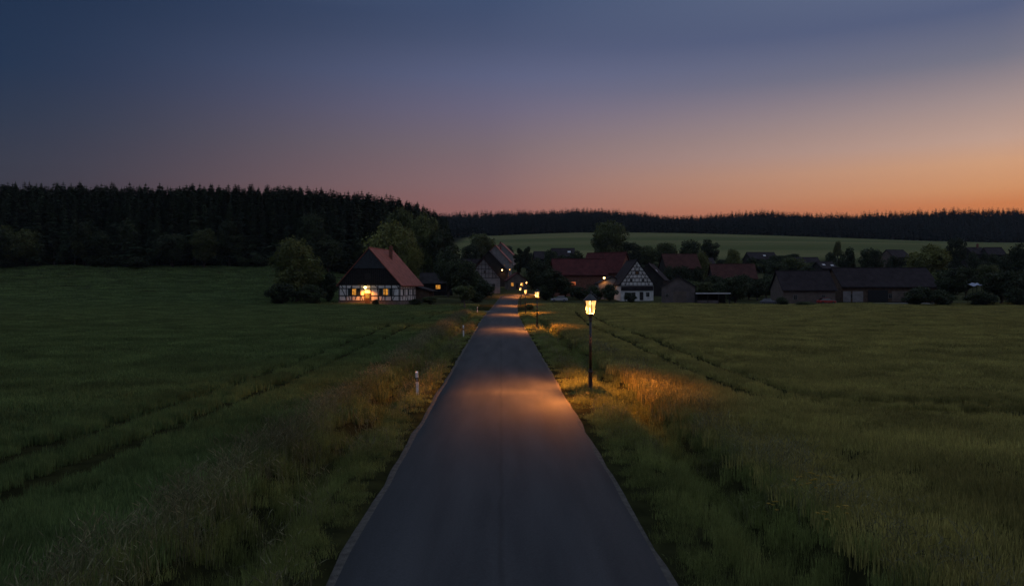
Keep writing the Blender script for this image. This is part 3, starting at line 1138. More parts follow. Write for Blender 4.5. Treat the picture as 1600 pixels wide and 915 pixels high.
def window(parent, fc, W, L, u, z0, w, h, pane, frame=M_FRAME, name='window', bars=True):
    b = MB()
    t = .09
    fbox(b, fc, W, L, u, z0 + t / 2, w, t, -.02, .075)
    fbox(b, fc, W, L, u, z0 + h - t / 2, w, t, -.02, .075)
    fbox(b, fc, W, L, u - w / 2 + t / 2, z0 + h / 2, t, h - 2 * t, -.02, .075)
    fbox(b, fc, W, L, u + w / 2 - t / 2, z0 + h / 2, t, h - 2 * t, -.02, .075)
    if bars:
        fbox(b, fc, W, L, u, z0 + h / 2, .06, h - 2 * t, .025, .065)
        fbox(b, fc, W, L, u, z0 + h * .62, w - 2 * t, .05, .02, .060)
    f = b.build(name, frame, parent)
    p = MB()
    fbox(p, fc, W, L, u, z0 + h / 2, w - 2 * t - .004, h - 2 * t - .004, -.015, .018)
    p.build('pane', pane, f)
    return f


def door(parent, fc, W, L, u, w, h, m, z0=0.0):
    b = MB()
    fbox(b, fc, W, L, u, z0 + h / 2, w, h, -.02, .05)
    for k in (-.25, .25):
        fbox(b, fc, W, L, u + k * w, z0 + h * .3, w * .34, h * .4, .048, .07)
        fbox(b, fc, W, L, u + k * w, z0 + h * .75, w * .34, h * .3, .048, .07)
    d = b.build('door', m, parent)
    k = MB()
    fbox(k, fc, W, L, u + w * .42, z0 + h * .48, .05, .14, .05, .11)
    k.build('handle', M_IRON, d)
    return d


def house(name, label, x, d, rz, W, L, eave, ridge, wall=M_PLASTER, roof=M_ROOF_DARK, over=.45, cat='house', group=None,
          gable=None, sink=1.2, plinth=None, chim=None, z=None):
    """pitched-roof house, gables on local -y/+y; returns its Empty"""
    z = gz(x, d) if z is None else z
    root = empty(name, (x, d, z), rz, label, cat, group)
    t = .22
    b = MB()
    b.prism([(-W / 2, -sink), (W / 2, -sink), (W / 2, eave), (0, ridge - .02), (-W / 2, eave)], 'y', -L / 2, L / 2)
    b.build('wall', wall, root)
    sl = (ridge - eave) / (W / 2)
    a = W / 2 + over
    ze = eave - over * sl
    b = MB()
    b.prism([(-a, ze), (0, ridge), (a, ze), (a, ze + t), (0, ridge + t * 1.25), (-a, ze + t)], 'y', -L / 2 - over * .8, L / 2 + over * .8)
    r = b.build('roof', roof, root)
    c = MB()
    c.tube([(0, -L / 2 - over * .8, ridge + t * 1.2), (0, L / 2 + over * .8, ridge + t * 1.2)], .14, 8)
    c.build('ridge_tiles', roof, r)
    if chim:
        for cx, cy in chim:
            zc = ridge - abs(cx) * sl
            c = MB()
            c.box((cx, cy, zc + .7), (.7, .7, 2.0))
            c.box((cx, cy, zc + 1.76), (.86, .86, .14))
            c.box((cx, cy, zc + 1.92), (.55, .55, .2))
            c.build('chimney', M_BRICK, r)
    if gable:
        g = MB()
        e = .02
        z0 = eave - .05
        g.prism([(-W / 2 - e, z0), (W / 2 + e, z0), (W / 2 + e, eave + e), (0, ridge - .06), (-W / 2 - e, eave + e)], 'y', -L / 2 - .14, -L / 2 + .02)
        g.build('gable_boards', gable, root)
    if plinth:
        b = MB()
        b.prism([(-W / 2 - .06, -L / 2 - .06), (W / 2 + .06, -L / 2 - .06), (W / 2 + .06, L / 2 + .06), (-W / 2 - .06, L / 2 + .06)], 'z', -sink, plinth)
        b.build('plinth', M_STONE, root)
    return root


# --- the half-timbered farmhouse
FW, FL, FE, FR = 15.2, 18.0, 5.1, 13.5
th = R(-10)
cxf, cyf = X(577.5, 175.3) + math.sin(R(10)) * FL / 2, 175.3 + math.cos(R(10)) * FL / 2
fz = gz(-24, 170) - .05
fh = house('half_timbered_farmhouse', 'half-timbered farmhouse with a glowing doorway and red tiled roof beside the left field',
           cxf, cyf, th, FW, FL, FE, FR, M_PLASTER, M_ROOF_RED, .5, gable=M_BOARD, plinth=1.1, sink=2.5, z=fz)
fr = [c for c in fh.children if c.name.startswith('roof')][0]
c = MB()
c.box((2.0, 1.0, 12.7), (.75, .75, 3.2))
c.box((2.0, 1.0, 14.35), (.95, .95, .14))
for k in (-.22, .22):
    c.lathe([(.14, 14.42), (.12, 14.75)], 8, (2.0 + k, 1.0))
c.build('chimney', M_BRICK, fr)
b = MB()   # slate-clad upper gable, standing slightly proud
b.prism([(-4.0, 8.95), (4.0, 8.95), (0, 13.28)], 'y', -FL / 2 - .26, -FL / 2 - .12)
b.box((0, -FL / 2 - .24, 8.9), (8.3, .25, .14))
b.build('upper_gable_cladding', M_SLATE, fh)
b = MB()   # board joints and hatch on the lower gable
for u in np.arange(-6.8, 6.9, .48):
    zt = min(8.85, FR - .75 - abs(u) * (FR - FE) / (FW / 2))
    if zt > 5.5:
        b.box((u, -FL / 2 - .16, (5.15 + zt) / 2), (.07, .05, zt - 5.15))
b.box((-.35, -FL / 2 - .175, 6.9), (1.3, .06, 1.5))
b.build('board_battens', M_TIMBER, fh)


def fu(p):
    return (p - 203) / 777 * FW - FW / 2


def fzv(p):
    return max((850 - p) * .0193, 0)


b = MB()
zt, zs = FE - .05, 1.16
z1, z2 = fzv(640), fzv(728)
for za, w in ((zt - .12, .26), (z1, .20), (z2, .20), (zs, .24)):
    fbeam(b, 'F', FW, FL, -FW / 2, za, FW / 2, za, w, -.03, .055)
for p in (210, 300, 372, 478, 528, 612, 702, 790, 872, 968):
    fbeam(b, 'F', FW, FL, fu(p), zs + .1, fu(p), zt - .25, .26 if p > 860 else .2)
for p0, za, p1, zb in ((232, zt, 262, z1), (240, z1, 285, z2), (380, zt, 355, z1), (650, zt, 712, z1), (695, z1, 715, zs), (905, z1, 895, z2),
                       (910, z2, 880, zs), (285, z2, 300, zs), (330, z2, 350, zs), (560, z2, 600, zs), (760, z2, 745, zs), (930, zt, 960, z1),
                       (430, z2, 410, zs), (490, z2, 510, zs)):
    fbeam(b, 'F', FW, FL, fu(p0), za, fu(p1), zb, .16, -.03, .045)
for u in np.linspace(-FL / 2 + .12, FL / 2 - .12, 10):
    fbeam(b, 'R', FW, FL, u, zs, u, FE - .25, .2)
    fbeam(b, 'L', FW, FL, u, zs, u, FE - .25, .2)
for za in (FE - .32, 3.95, 2.35, zs):
    fbeam(b, 'R', FW, FL, -FL / 2, za, FL / 2, za, .18, -.03, .055)
    fbeam(b, 'L', FW, FL, -FL / 2, za, FL / 2, za, .18, -.03, .055)
for u in (-7.8, -4.2, 1.8, 6.0):
    fbeam(b, 'R', FW, FL, u, 2.35, u + 1.1, zs, .15, -.03, .045)
b.build('timber_frame', M_TIMBER, fh)
for p in (398, 800):
    window(fh, 'F', FW, FL, fu(p), fzv(722), 1.25, 1.55, M_WIN, M_TIMBER)
for p in (345, 455, 738, 866):
    s = MB()
    fbox(s, 'F', FW, FL, fu(p), fzv(685), .85, 1.62, .06, .12)
    for k in range(9):
        fbox(s, 'F', FW, FL, fu(p), fzv(722) + .08 + k * .17, .68, .05, .12, .14)
    s.build('shutter', M_SHUTTER, fh)
for u in (-6.4, -2.6, 1.2, 4.8):
    window(fh, 'R', FW, FL, u, 2.45, 1.15, 1.45, M_DARKGLASS)
b = MB()
fbox(b, 'F', FW, FL, fu(570), 1.55, 1.30, 2.9, -.02, .07)
dd_ = b.build('door', M_WOOD, fh)
p = MB()
fbox(p, 'F', FW, FL, fu(570), 2.35, .9, 1.0, .07, .085)
p.build('pane', M_WIN, dd_)
k = MB()
fbox(k, 'F', FW, FL, fu(570) + .5, 1.3, .05, .16, .07, .14)
k.build('handle', M_IRON, dd_)
b = MB()
b.box((fu(570), -FL / 2 - .6, .02), (2.2, 1.1, .2))
b.box((fu(570), -FL / 2 - .35, .16), (1.7, .6, .2))
b.build('doorstep', M_STONE, fh)
# side lean-to
b = MB()
b.prism([(FW / 2 - .1, -1.5), (FW / 2 + 3.4, -1.5), (FW / 2 + 3.4, 3.4), (FW / 2 - .1, 4.3)], 'y', FL / 2 - 5.2, FL / 2 - .4)
ln_ = b.build('lean_to', M_WOOD, fh)
b = MB()
b.prism([(FW / 2 - .2, 4.72), (FW / 2 + 4.3, 3.42), (FW / 2 + 4.3, 3.22), (FW / 2 - .2, 4.42)], 'y', FL / 2 - 5.7, FL / 2)
b.build('lean_to_roof', M_ROOF_DARK, ln_)


def wall_lamp(parent_M, name, label, loc, rz, power, col=(1, .55, .18), size=1.0):
    """bracket lamp; front is local -y"""
    root = empty(name, loc, rz, label, 'lamp')
    b = MB()
    b.box((0, -.02, 0), (.14 * size, .04, .24 * size))
    b.tube([(0, -.03, .05), (0, -.22 * size, .16 * size), (0, -.34 * size, .08 * size)], .02, 6)
    b.lathe([(.16 * size, .03), (.05, .12 * size)], 8, (0, -.34 * size))
    b.build('bracket', M_IRON, root)
    g = MB()
    g.lathe([(.05, -.24 * size), (.13 * size, -.16 * size), (.14 * size, -.04 * size), (.10 * size, .025)], 10, (0, -.34 * size))
    g.build('bulb_globe', M_LIT, root, True)
    lt = bpy.data.lights.new('lamp light', 'SPOT')
    lt.spot_size = R(165)
    lt.spot_blend = .6
    lt.energy = power
    lt.color = col
    lt.shadow_soft_size = .15
    lo = link(bpy.data.objects.new('lamp_light', lt))
    lo.parent = root
    lo.location = (0, -.36 * size, -.27 * size)
    return root


def on_house(h, local):
    bpy.context.view_layer.update()
    return h.matrix_world @ Vector(local)


wl = on_house(fh, (fu(558), -FL / 2 - .06, 4.55))
wall_lamp(None, 'porch_lamp', 'bright yellow lamp over the door of the half-timbered farmhouse', wl, th, 1300, (1, .29, .035), 2.4)

# --- cottage behind the farmhouse
h = house('cottage', 'small dark cottage with one lit window behind the farmhouse', X(681, 222), 226, R(-86), 7, 9.5, 3.6, 6.4, M_BOARD, M_ROOF_GREY)
window(h, 'R', 7, 9.5, .4, 1.7, 1.5, 1.3, M_WIN)
door(h, 'R', 7, 9.5, -2.6, 1.0, 2.1, M_TIMBER)

# --- street houses on the left, one behind the other
def timber_gable(h, W, L, eave, ridge, z0, step, fc='F', seed=1, m=M_TIMBER):
    b = MB()
    g = random.Random(seed)
    zs_ = list(np.arange(z0, ridge - .9, step))
    for z in zs_:
        hw = W / 2 if z <= eave else (ridge - z) / (ridge - eave) * W / 2
        if hw > .5:
            fbeam(b, fc, W, L, -hw + .05, z, hw - .05, z, .17, -.03, .055)
        n = max(2, int(hw * 2 / 1.05))
        zt_ = z + step
        for i in range(n + 1):
            u = -hw + .1 + (2 * hw - .2) * i / n
            lim = eave + (1 - abs(u) / (W / 2)) * (ridge - eave) - .1
            ze = min(zt_, lim)
            if ze - z > .3:
                fbeam(b, fc, W, L, u, z, u, ze, .15)
                if i in (1, n - 1) and ze >= zt_ - .01:
                    fbeam(b, fc, W, L, u, z, u + (.55 if u < 0 else -.55), ze, .12, -.03, .045)
    for s in (-1, 1):
        fbeam(b, fc, W, L, s * (W / 2 - .06), eave, 0, ridge - .15, .16, -.03, .055)
    b.build('timber_frame', m, h)


H1 = house('street_house', 'grey half-timbered house whose gable closes the left side of the street', X(755.5, 233), 240, 0, 10.4, 13, 4.6, 10.6, M_PLASTER2, M_ROOF_BROWN, .4)
timber_gable(H1, 10.4, 13, 4.6, 10.6, 4.5, 1.4)
for u in (-1.2, 1.0, 3.2):
    window(H1, 'F', 10.4, 13, u, 1.4, .95, 1.3, M_DARKGLASS)
window(H1, 'F', 10.4, 13, .4, 5.9, .8, 1.0, M_DARKGLASS)
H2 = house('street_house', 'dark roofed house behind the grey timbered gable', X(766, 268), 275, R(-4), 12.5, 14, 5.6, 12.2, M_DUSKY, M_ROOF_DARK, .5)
window(H2, 'R', 12.5, 14, -5.0, 1.2, 1.0, 1.4, M_WIN)
window(H2, 'R', 12.5, 14, -1.5, 1.2, 1.0, 1.4, M_WIN)
H3 = house('street_house', 'house with a reddish roof and lit front near the street end', X(776, 318), 322, R(-6), 12, 12, 6.0, 12.6, M_PLASTER2, M_ROOF_RED, .4, chim=[(1.5, 2)])
window(H3, 'F', 12, 12, 3.8, 1.0, 1.0, 3.4, M_WIN, bars=False)  # tall glowing pane standing in for a lit strip of wall
window(H3, 'R', 12, 12, -3.6, 3.6, .9, 1.3, M_WIN)
window(H3, 'R', 12, 12, 0, 3.6, .9, 1.3, M_DARKGLASS)
H4 = house('street_house', 'last red roofed house of the street row', X(785, 362), 368, R(-8), 12, 12, 5.6, 11.4, M_PLASTER2, M_ROOF_RED, .4, chim=[(-1, 0)])
window(H4, 'F', 12, 12, 3.5, 2.6, 1.0, 1.4, M_DARKGLASS)
H5 = house('corner_house', 'small house with lit windows at the bend of the street', X(806, 250), 254, R(8), 6.5, 7, 3.0, 5.4, M_BEIGE, M_ROOF_DULL, .35)
window(H5, 'F', 6.5, 7, -1.7, 1.0, 1.0, 1.3, M_WIN)
window(H5, 'F', 6.5, 7, 1.6, 1.0, 1.0, 1.3, M_WIN)
door(H5, 'F', 6.5, 7, 0, .95, 2.1, M_TIMBER)
H6 = house('roadside_house', 'dim house behind the trees left of the street', X(728, 290), 296, R(-70), 8, 12, 4, 8.5, M_DUSKY, M_ROOF_DARK)
window(H6, 'R', 8, 12, 1, 1.5, 1, 1.3, M_DARKGLASS)

# --- red barns
B1 = house('red_barn', 'long low barn with a dull red roof left of the white timbered gable', X(905, 220), 222, R(-88), 10, 15.5, 6.2, 10.6, M_BRICK, M_ROOF_DULL, .5, cat='barn')
window(B1, 'R', 10, 15.5, -2.2, 2.9, 1.5, 1.1, M_WINR)
door(B1, 'R', 10, 15.5, 3.0, 2.8, 3.2, M_WOOD)
B2 = house('red_barn', 'taller barn with a dull red roof adjoining the white timbered gable', X(951, 232), 236, R(-122), 11, 13, 6.6, 12.6, M_BRICK, M_ROOF_DULL, .5, cat='barn')
door(B2, 'R', 11, 13, 0, 3.0, 3.4, M_WOOD)
wall_lamp(None, 'barn_lamp', 'orange wall lamp on the dark farm building left of the white gable', (X(944, 205), 205.4, ZT(433, 205)), 0, 160, (1, .38, .07), 2.0)
b_ = house('farm_outbuilding', 'low pale outbuilding touching the white timbered gable', X(956, 205.5), 208.6, R(2), 7.5, 6, 4.2, 6.0, M_PLASTER2, M_ROOF_DARK, .3, cat='outbuilding')
window(b_, 'F', 7.5, 6, 1.6, 1.3, 1.0, 1.0, M_DARKGLASS)

# --- white half-timbered gable
WG = house('half_timbered_house', 'house showing a tall white half-timbered gable above the field', X(994.5, 197), 204, R(3), 8.9, 13, 4.4, 10.6, M_PLASTER, M_ROOF_DARK, .35)
timber_gable(WG, 8.9, 13, 4.4, 10.6, 3.9, .98, seed=4)
b = MB()
fbox(b, 'F', 8.9, 13, 0, 3.15, 8.7, 1.1, -.02, .22)
b.build('pent_roof', M_ROOF_DARK, WG)
for u in (-2.9, -.9, 2.9):
    window(WG, 'F', 8.9, 13, u, .9, .95, 1.2, M_DARKGLASS)
door(WG, 'F', 8.9, 13, 1.2, 1.0, 2.2, M_TIMBER)
for u in (-1.6, 1.6):
    window(WG, 'F', 8.9, 13, u, 4.9, .75, .8, M_DARKGLASS)
window(WG, 'F', 8.9, 13, 0, 6.95, .8, .75, mat('warm dusk pane', (.30, .14, .05), .3, .2, 2), M_TIMBER)
sk = MB()
sk.box((3.3, -2.0, 6.7), (.9, .9, .12))
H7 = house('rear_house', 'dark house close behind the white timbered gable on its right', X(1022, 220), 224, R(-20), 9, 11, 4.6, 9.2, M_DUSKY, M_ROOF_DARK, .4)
rf = [c for c in H7.children if c.name.startswith('roof')][0]
b = MB()
b.box((0, 0, 0), (.8, .9, .08))
so = b.build('skylight', M_WHITEMETAL, rf)
so.location = (2.2, -3.4, 7.28)
so.rotation_euler = (0, math.atan2(4.6, 4.5), 0)

# --- grey shed and open cart shed
S1 = house('grey_shed', 'grey shed with a hipped dark roof and pale front at the right field edge', X(1068, 173), 178, R(-12), 7.6, 10.5, 4.0, 6.3, M_GREYWALL, M_ROOF_GREY, .35, cat='shed')
b = MB()
fbox(b, 'F', 7.6, 10.5, .3, 1.5, 3.0, 2.8, -.02, .06)
for k in range(6):
    fbox(b, 'F', 7.6, 10.5, -1.0 + k * .5, 1.5, .05, 2.8, .058, .08)
b.build('gate', M_BEIGE, S1)
window(S1, 'F', 7.6, 10.5, -2.6, 1.6, .8, .8, M_DARKGLASS)

S2 = empty('cart_shed', (X(1115, 171), 172.5, gz(X(1115, 171), 172)), R(-2), 'flat roofed open cart shed with a white fascia beside the grey shed', 'shed')
b = MB()
b.box((0, 0, 2.62), (8.0, 4.2, .18))
b.build('roof', M_ROOF_GREY, S2)
b = MB()
b.box((0, -2.16, 2.60), (8.1, .08, .28))
b.build('fascia', M_WHITEMETAL, S2)
b = MB()
b.box((0, 1.95, .9), (7.8, .12, 3.2))
b.box((-3.85, 0, .9), (.12, 3.7, 3.2))
b.build('wall', M_BOARD, S2)
b = MB()
b.box((-1.2, -1.8, .35), (5.2, .10, 1.3))
b.build('low_front_wall', M_GREYWALL, S2)
for u in (-3.7, -1.2, 1.3, 3.8):
    b = MB()
    b.box((u, -1.98, 1.0), (.16, .16, 3.0))
    b.build('post', M_TIMBER, S2)

# --- brown roofed house, roofs further back
def simple(name, label, px0, px1, d, ridge_y, eave_y, rz, wall, roof, depth=9.0, cat='house', light=None, chim=False):
    """ridge runs left-right; the roof slope faces the field"""
    x = X((px0 + px1) / 2, d)
    z = gz(x, d)
    L = (px1 - px0) / F * d
    hr, he = ZT(ridge_y, d) - z, ZT(eave_y, d) - z
    he = max(min(he, hr - 1.2), 1.8)
    h = house(name, label, x, d + depth / 2, R(-90) + rz, depth, L - .8, he, hr, wall, roof, .45, cat=cat, z=z, sink=2.5,
              chim=[(0, L * .22)] if chim else None)
    n = max(2, int(L / 4.5))
    for i in range(n):
        u = -L / 2 + L * (i + .5) / n
        if he > 2.7:
            window(h, 'R', depth, L - .8, u, min(1.0, he - 2.2), .95, 1.2, M_DARKGLASS)
    if light:
        rf = [c for c in h.children if c.name.startswith('roof')][0]
        for u, f in light:
            b = MB()
            b.box((0, 0, 0), (1.0, 1.2, .08))
            o = b.build('skylight', M_WHITEMETAL, rf)
            sl_ = math.atan2(hr - he, depth / 2)
            o.location = (depth / 2 * f, u, hr - (hr - he) * f + .30)
            o.rotation_euler = (0, sl_, 0)
    return h


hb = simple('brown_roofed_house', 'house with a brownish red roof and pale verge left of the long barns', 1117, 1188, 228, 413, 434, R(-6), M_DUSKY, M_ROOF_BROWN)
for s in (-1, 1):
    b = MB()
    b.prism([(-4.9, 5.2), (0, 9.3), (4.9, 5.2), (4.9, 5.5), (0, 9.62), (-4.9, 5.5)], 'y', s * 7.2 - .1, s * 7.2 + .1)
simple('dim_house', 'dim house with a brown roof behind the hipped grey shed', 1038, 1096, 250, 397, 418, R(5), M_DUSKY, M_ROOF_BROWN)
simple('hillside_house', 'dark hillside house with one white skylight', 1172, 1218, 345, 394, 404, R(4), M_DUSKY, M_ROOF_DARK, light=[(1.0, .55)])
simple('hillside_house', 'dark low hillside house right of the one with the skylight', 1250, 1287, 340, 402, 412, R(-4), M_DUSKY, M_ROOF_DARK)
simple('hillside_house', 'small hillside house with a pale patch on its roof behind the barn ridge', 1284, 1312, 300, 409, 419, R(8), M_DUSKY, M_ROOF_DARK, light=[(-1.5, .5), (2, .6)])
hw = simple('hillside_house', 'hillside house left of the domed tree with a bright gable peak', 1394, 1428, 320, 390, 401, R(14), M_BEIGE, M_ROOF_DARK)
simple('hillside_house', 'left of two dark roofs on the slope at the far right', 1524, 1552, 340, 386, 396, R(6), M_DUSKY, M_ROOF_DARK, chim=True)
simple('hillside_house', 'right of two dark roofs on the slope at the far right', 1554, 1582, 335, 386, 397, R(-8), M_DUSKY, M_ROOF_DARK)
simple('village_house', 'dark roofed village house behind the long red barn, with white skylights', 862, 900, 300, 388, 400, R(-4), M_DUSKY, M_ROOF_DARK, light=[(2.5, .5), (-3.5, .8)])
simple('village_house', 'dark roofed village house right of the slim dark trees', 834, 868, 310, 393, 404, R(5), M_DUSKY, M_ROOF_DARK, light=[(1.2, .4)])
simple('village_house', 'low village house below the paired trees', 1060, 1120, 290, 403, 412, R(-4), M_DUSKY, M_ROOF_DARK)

# --- long barns on the right
LA = simple('long_barn', 'long barn with beige wall and dark purple roof, the left one of two', 1226, 1312, 180, 424, 452, R(-3), M_BEIGE, M_ROOF_DARK, 10, 'barn')
LB = simple('long_barn', 'longest dark barn with white doors and a bay painted as dark shade at the right', 1316, 1474, 186, 419, 447, R(1), M_WOOD, M_ROOF_DARK, 11, 'barn')
LBL = 158 / F * 186 - .8
for u, w, m, nm in ((-11.2, 1.9, M_PLASTER2, 'small_door'), (-8.4, 2.7, M_PLASTER2, 'sliding_door'), (2.2, 3.6, M_BEIGE, 'sliding_door')):
    b = MB()
    fbox(b, 'R', 11, LBL, u, 1.45, w, 2.7, .08, .16)
    b.build(nm, m, LB)
b = MB()
fbox(b, 'R', 11, LBL, -3.2, 1.6, 5.2, 3.0, .08, .13)
b.build('bay_shade_panel', M_POSTB, LB)  # flat black panel on the wall, painted as the shade inside a bay

# pale tarpaulin roof
tp = empty('lean_to_shelter', (X(1530, 176), 176, gz(X(1530, 176), 176)), R(5), 'small shelter with a pale bluish tarpaulin roof among dark trees', 'shelter')
b = MB()
n = 9
for j in range(2):
    for i in range(n):
        u = i / (n - 1)
        b.v.append((-1.25 + 2.5 * u, -.9 + 1.8 * j, 4.35 + .55 * j - .12 * math.sin(u * math.pi * 3) + .03 * i))
for i in range(n - 1):
    b.f.append((i, i + 1, n + i + 1, n + i))
o = b.build('tarpaulin', M_TARP, tp)
o.modifiers.new('thick', 'SOLIDIFY').thickness = .03
for u, vv, hh in ((-1.15, -.8, 4.32), (1.15, -.8, 4.55), (-1.15, .8, 4.85), (1.15, .8, 5.05)):
    b = MB()
    b.box((u, vv, hh / 2), (.1, .1, hh))
    b.build('post', M_TIMBER, tp)


# ------------------------------------------------------------------ cars
def car(label, x, d, rz, paint):
    root = empty('parked_car', (x, d, gz(x, d)), rz, label, 'car')
    b = MB()
    prof = [(-2.1, .35), (2.05, .35), (2.12, .62), (1.95, .80), (1.05, .92), (-1.75, .98), (-2.12, .85)]
    b.prism(prof, 'y', -.86, .86)
    body = b.build('body', paint, root)
    bv = body.modifiers.new('soft', 'BEVEL')
    bv.width = .08
    bv.segments = 2
    b = MB()
    lo, hi = [(1.0, .9), (-1.75, .95)], [(.35, 1.44), (-1.25, 1.44)]
    vs = []
    for (xx, zz), yy in ((lo[0], .78), (lo[1], .78), (hi[1], .6), (hi[0], .6)):
        vs.append((xx, -yy, zz))
    for (xx, zz), yy in ((lo[0], .78), (lo[1], .78), (hi[1], .6), (hi[0], .6)):
        vs.append((xx, yy, zz))
    b.add(vs, [(0, 1, 2, 3), (7, 6, 5, 4), (0, 3, 7, 4), (1, 5, 6, 2), (0, 4, 5, 1)])
    b.build('window', M_DARKGLASS, root)
    b = MB()
    b.box((-.45, 0, 1.455), (1.65, 1.22, .06))
    b.build('roof', paint, root)
    for sx in (-1.3, 1.3):
        for sy in (-.80, .80):
            w = MB()
            w.tube([(sx, sy - .1, .32), (sx, sy + .1, .32)], .32, 14)
            wo = w.build('wheel', M_RUBBER, root)
            r_ = MB()
            r_.tube([(sx, sy - .11, .32), (sx, sy + .11, .32)], .19, 10)
            r_.build('rim', M_GALV, wo)
    for sy in (-.6, .6):
        w = MB()
        w.box((2.08, sy, .66), (.1, .34, .14))
        w.build('headlight', M_REFL, root)
    return root


car('pale lilac parked car below the large dark trees right of the street', X(874, 186), 186, R(172), M_CAR_PALE)
car('red car parked between the two long barns', X(1296, 176), 176.5, R(4), M_CAR_RED)
car('dark grey parked car before the trees left of the long barn', X(1204, 178), 178, R(-20), M_GALV)


# ------------------------------------------------------------------ street lamps
def street_lamp():
    root = empty('street_lamp', (0, 0, 0), 0, 'x', 'street lamp')
    b = MB()
    b.lathe([(.13, -.3), (.13, .06), (.095, .10), (.085, .90), (.10, .92), (.10, .97), (.075, 1.0)], 14)
    b.build('base_sleeve', M_IRON, root, True)
    b = MB()
    b.lathe([(.062, .98), (.055, 3.22)], 12)
    b.lathe([(.085, 1.02), (.085, 1.06)], 12)
    b.build('pole', M_IRON, root, True)
    ln = MB()     # collar, cage and posts of the lantern
    ln.lathe([(.055, 3.16), (.10, 3.2), (.06, 3.28), (.10, 3.40), (.14, 3.46)], 12)
    r0, r1, z0, z1 = .165, .285, 3.47, 4.06
    for k in range(6):
        a = math.pi / 3 * k + math.pi / 6
        ln.tube([(r0 * math.cos(a), r0 * math.sin(a), z0), (r1 * math.cos(a), r1 * math.sin(a), z1)], .021, 5)
    ln.lathe([(r0 + .012, z0 - .02), (r0 + .012, z0 + .015)], 6, rot=math.pi / 6)
    lantern = ln.build('lantern_cage', M_IRON, root)
    g = MB()
    n0 = len(g.v)
    for r, z in ((r0 - .012, z0 + .016), (r1 - .012, z1 - .004)):
        for k in range(6):
            a = math.pi / 3 * k + math.pi / 6
            g.v.append((r * math.cos(a), r * math.sin(a), z))
    for k in range(6):
        k2 = (k + 1) % 6
        g.f.append((k, k2, 6 + k2, 6 + k))
    g.build('lantern_glass', M_LANTERN, root)
    b = MB()
    b.lathe([(.335, 4.05), (.34, 4.075), (.22, 4.20), (.10, 4.30), (.05, 4.34), (.03, 4.37)], 6, rot=math.pi / 6)
    cap = b.build('lantern_roof', M_IRON, root)
    b = MB()
    b.lathe([(.03, 4.36), (.045, 4.40), (.02, 4.43), (.012, 4.50), (.004, 4.56)], 8)
    b.build('finial', M_IRON, cap)
    b = MB()      # curled rod over the cap
    b.tube([(.02, 0, 4.52), (.05, 0, 4.42), (.14, 0, 4.33), (.27, 0, 4.22), (.36, 0, 4.16), (.40, 0, 4.20)], .009, 5)
    b.build('curled_rod', M_GALV, cap)
    b = MB()
    b.lathe([(.02, 3.85), (.06, 3.88), (.075, 3.94), (.06, 4.0), (.03, 4.045)], 10)
    b.build('lamp_bulb', M_LIT, root, True)
    b = MB()      # hatch and bolts on the sleeve
    b.box((0, -.088, .5), (.09, .03, .3))
    b.build('service_hatch', M_IRON, root)
    lt = bpy.data.lights.new('lantern light', 'SPOT')
    lt.spot_size = R(156)
    lt.spot_blend = 1.0
    lt.energy = 32000
    lt.color = (1, .295, .052)
    lt.shadow_soft_size = .09
    lo = link(bpy.data.objects.new('lantern_light', lt))
    lo.parent = root
    lo.location = (0, 0, 3.81)
    lo.rotation_euler = (0, R(14), 0)
    return root


LAMP = street_lamp()
spots = [(3.90, 32.2, 'nearest street lamp with a glowing lantern beside the wide road'),
         (3.85, 79.0, 'second street lamp along the right verge, beside the rounded bush'),
         (float(road_x(121)) + 3.85, 121, 'third street lamp along the right verge, half behind the rounded bush'),
         (float(road_x(168)) + 3.4, 168, 'fourth lit street lamp, where the road enters the village'),
         (float(road_x(214)) + 3.4, 214, 'lit street lamp before the small house at the bend'),
         (X(823, 224), 224, 'lit street lamp under the dark trees right of the bend'),
         (X(796.5, 285), 285, 'highest lit street lamp, up between the street roofs')]
for i, (x, d, lab) in enumerate(spots):
    z = gz(x, d)
    if i == 6:
        z = ZT(421, d) - 3.8
    o = LAMP if i == 0 else dup(LAMP, (x, d, z), rnd.uniform(-.3, .3), lab)
    o.location = (x, d, z)
    o['label'] = lab
    o['group'] = 'lantern street lamps along the road'
wall_lamp(None, 'house_lamp', 'small lit wall lamp high on the dark street house', (X(784.5, 266), 266.8, ZT(421, 266)), 0, 90, (1, .40, .09), 1.6)


# ------------------------------------------------------------------ delineator posts
def delineator():
    root = empty('delineator_post', (0, 0, 0), 0, 'x', 'road post')
    sec = [(-.06, -.045), (.06, -.045), (.055, .02), (0, .06), (-.055, .02)]
    b = MB()
    b.prism(sec, 'z', -.3, .60)
    b.prism(sec, 'z', .77, .90)
    b.prism(sec, 'z', .90, .985)
    k = len(b.v) - 5
    for i in range(5):
        x, y, z = b.v[k + i]
        b.v[k + i] = (x * .9, y, z + (.05 if y > 0 else 0))
    b.build('shaft', M_POSTW, root)
    b = MB()
    b.prism([(p[0] * 1.03, p[1] * 1.03) for p in sec], 'z', .60, .77)
    b.build('black_band', M_POSTB, root)
    b = MB()
    b.box((0, -.052, .685), (.045, .012, .11))
    b.build('reflector', M_REFL, root)
    return root


DP = delineator()
for i, (x, d, lab) in enumerate(((-3.55, 31.5, 'nearest white road post with a black band in the left verge'),
                                 (-3.45, 68, 'middle white road post in the left verge'),
                                 (-4.1, 128, 'farthest white road post, at the mouth of the farm lane'))):
    o = DP if i == 0 else dup(DP, (x, d, 0), 0, lab)
    o.location = (x, d, gz(x, d) + .06)
    o.rotation_euler = (R(1.5), R(-2 + i), 0)
    o['label'] = lab
    o['group'] = 'white delineator posts along the left verge'

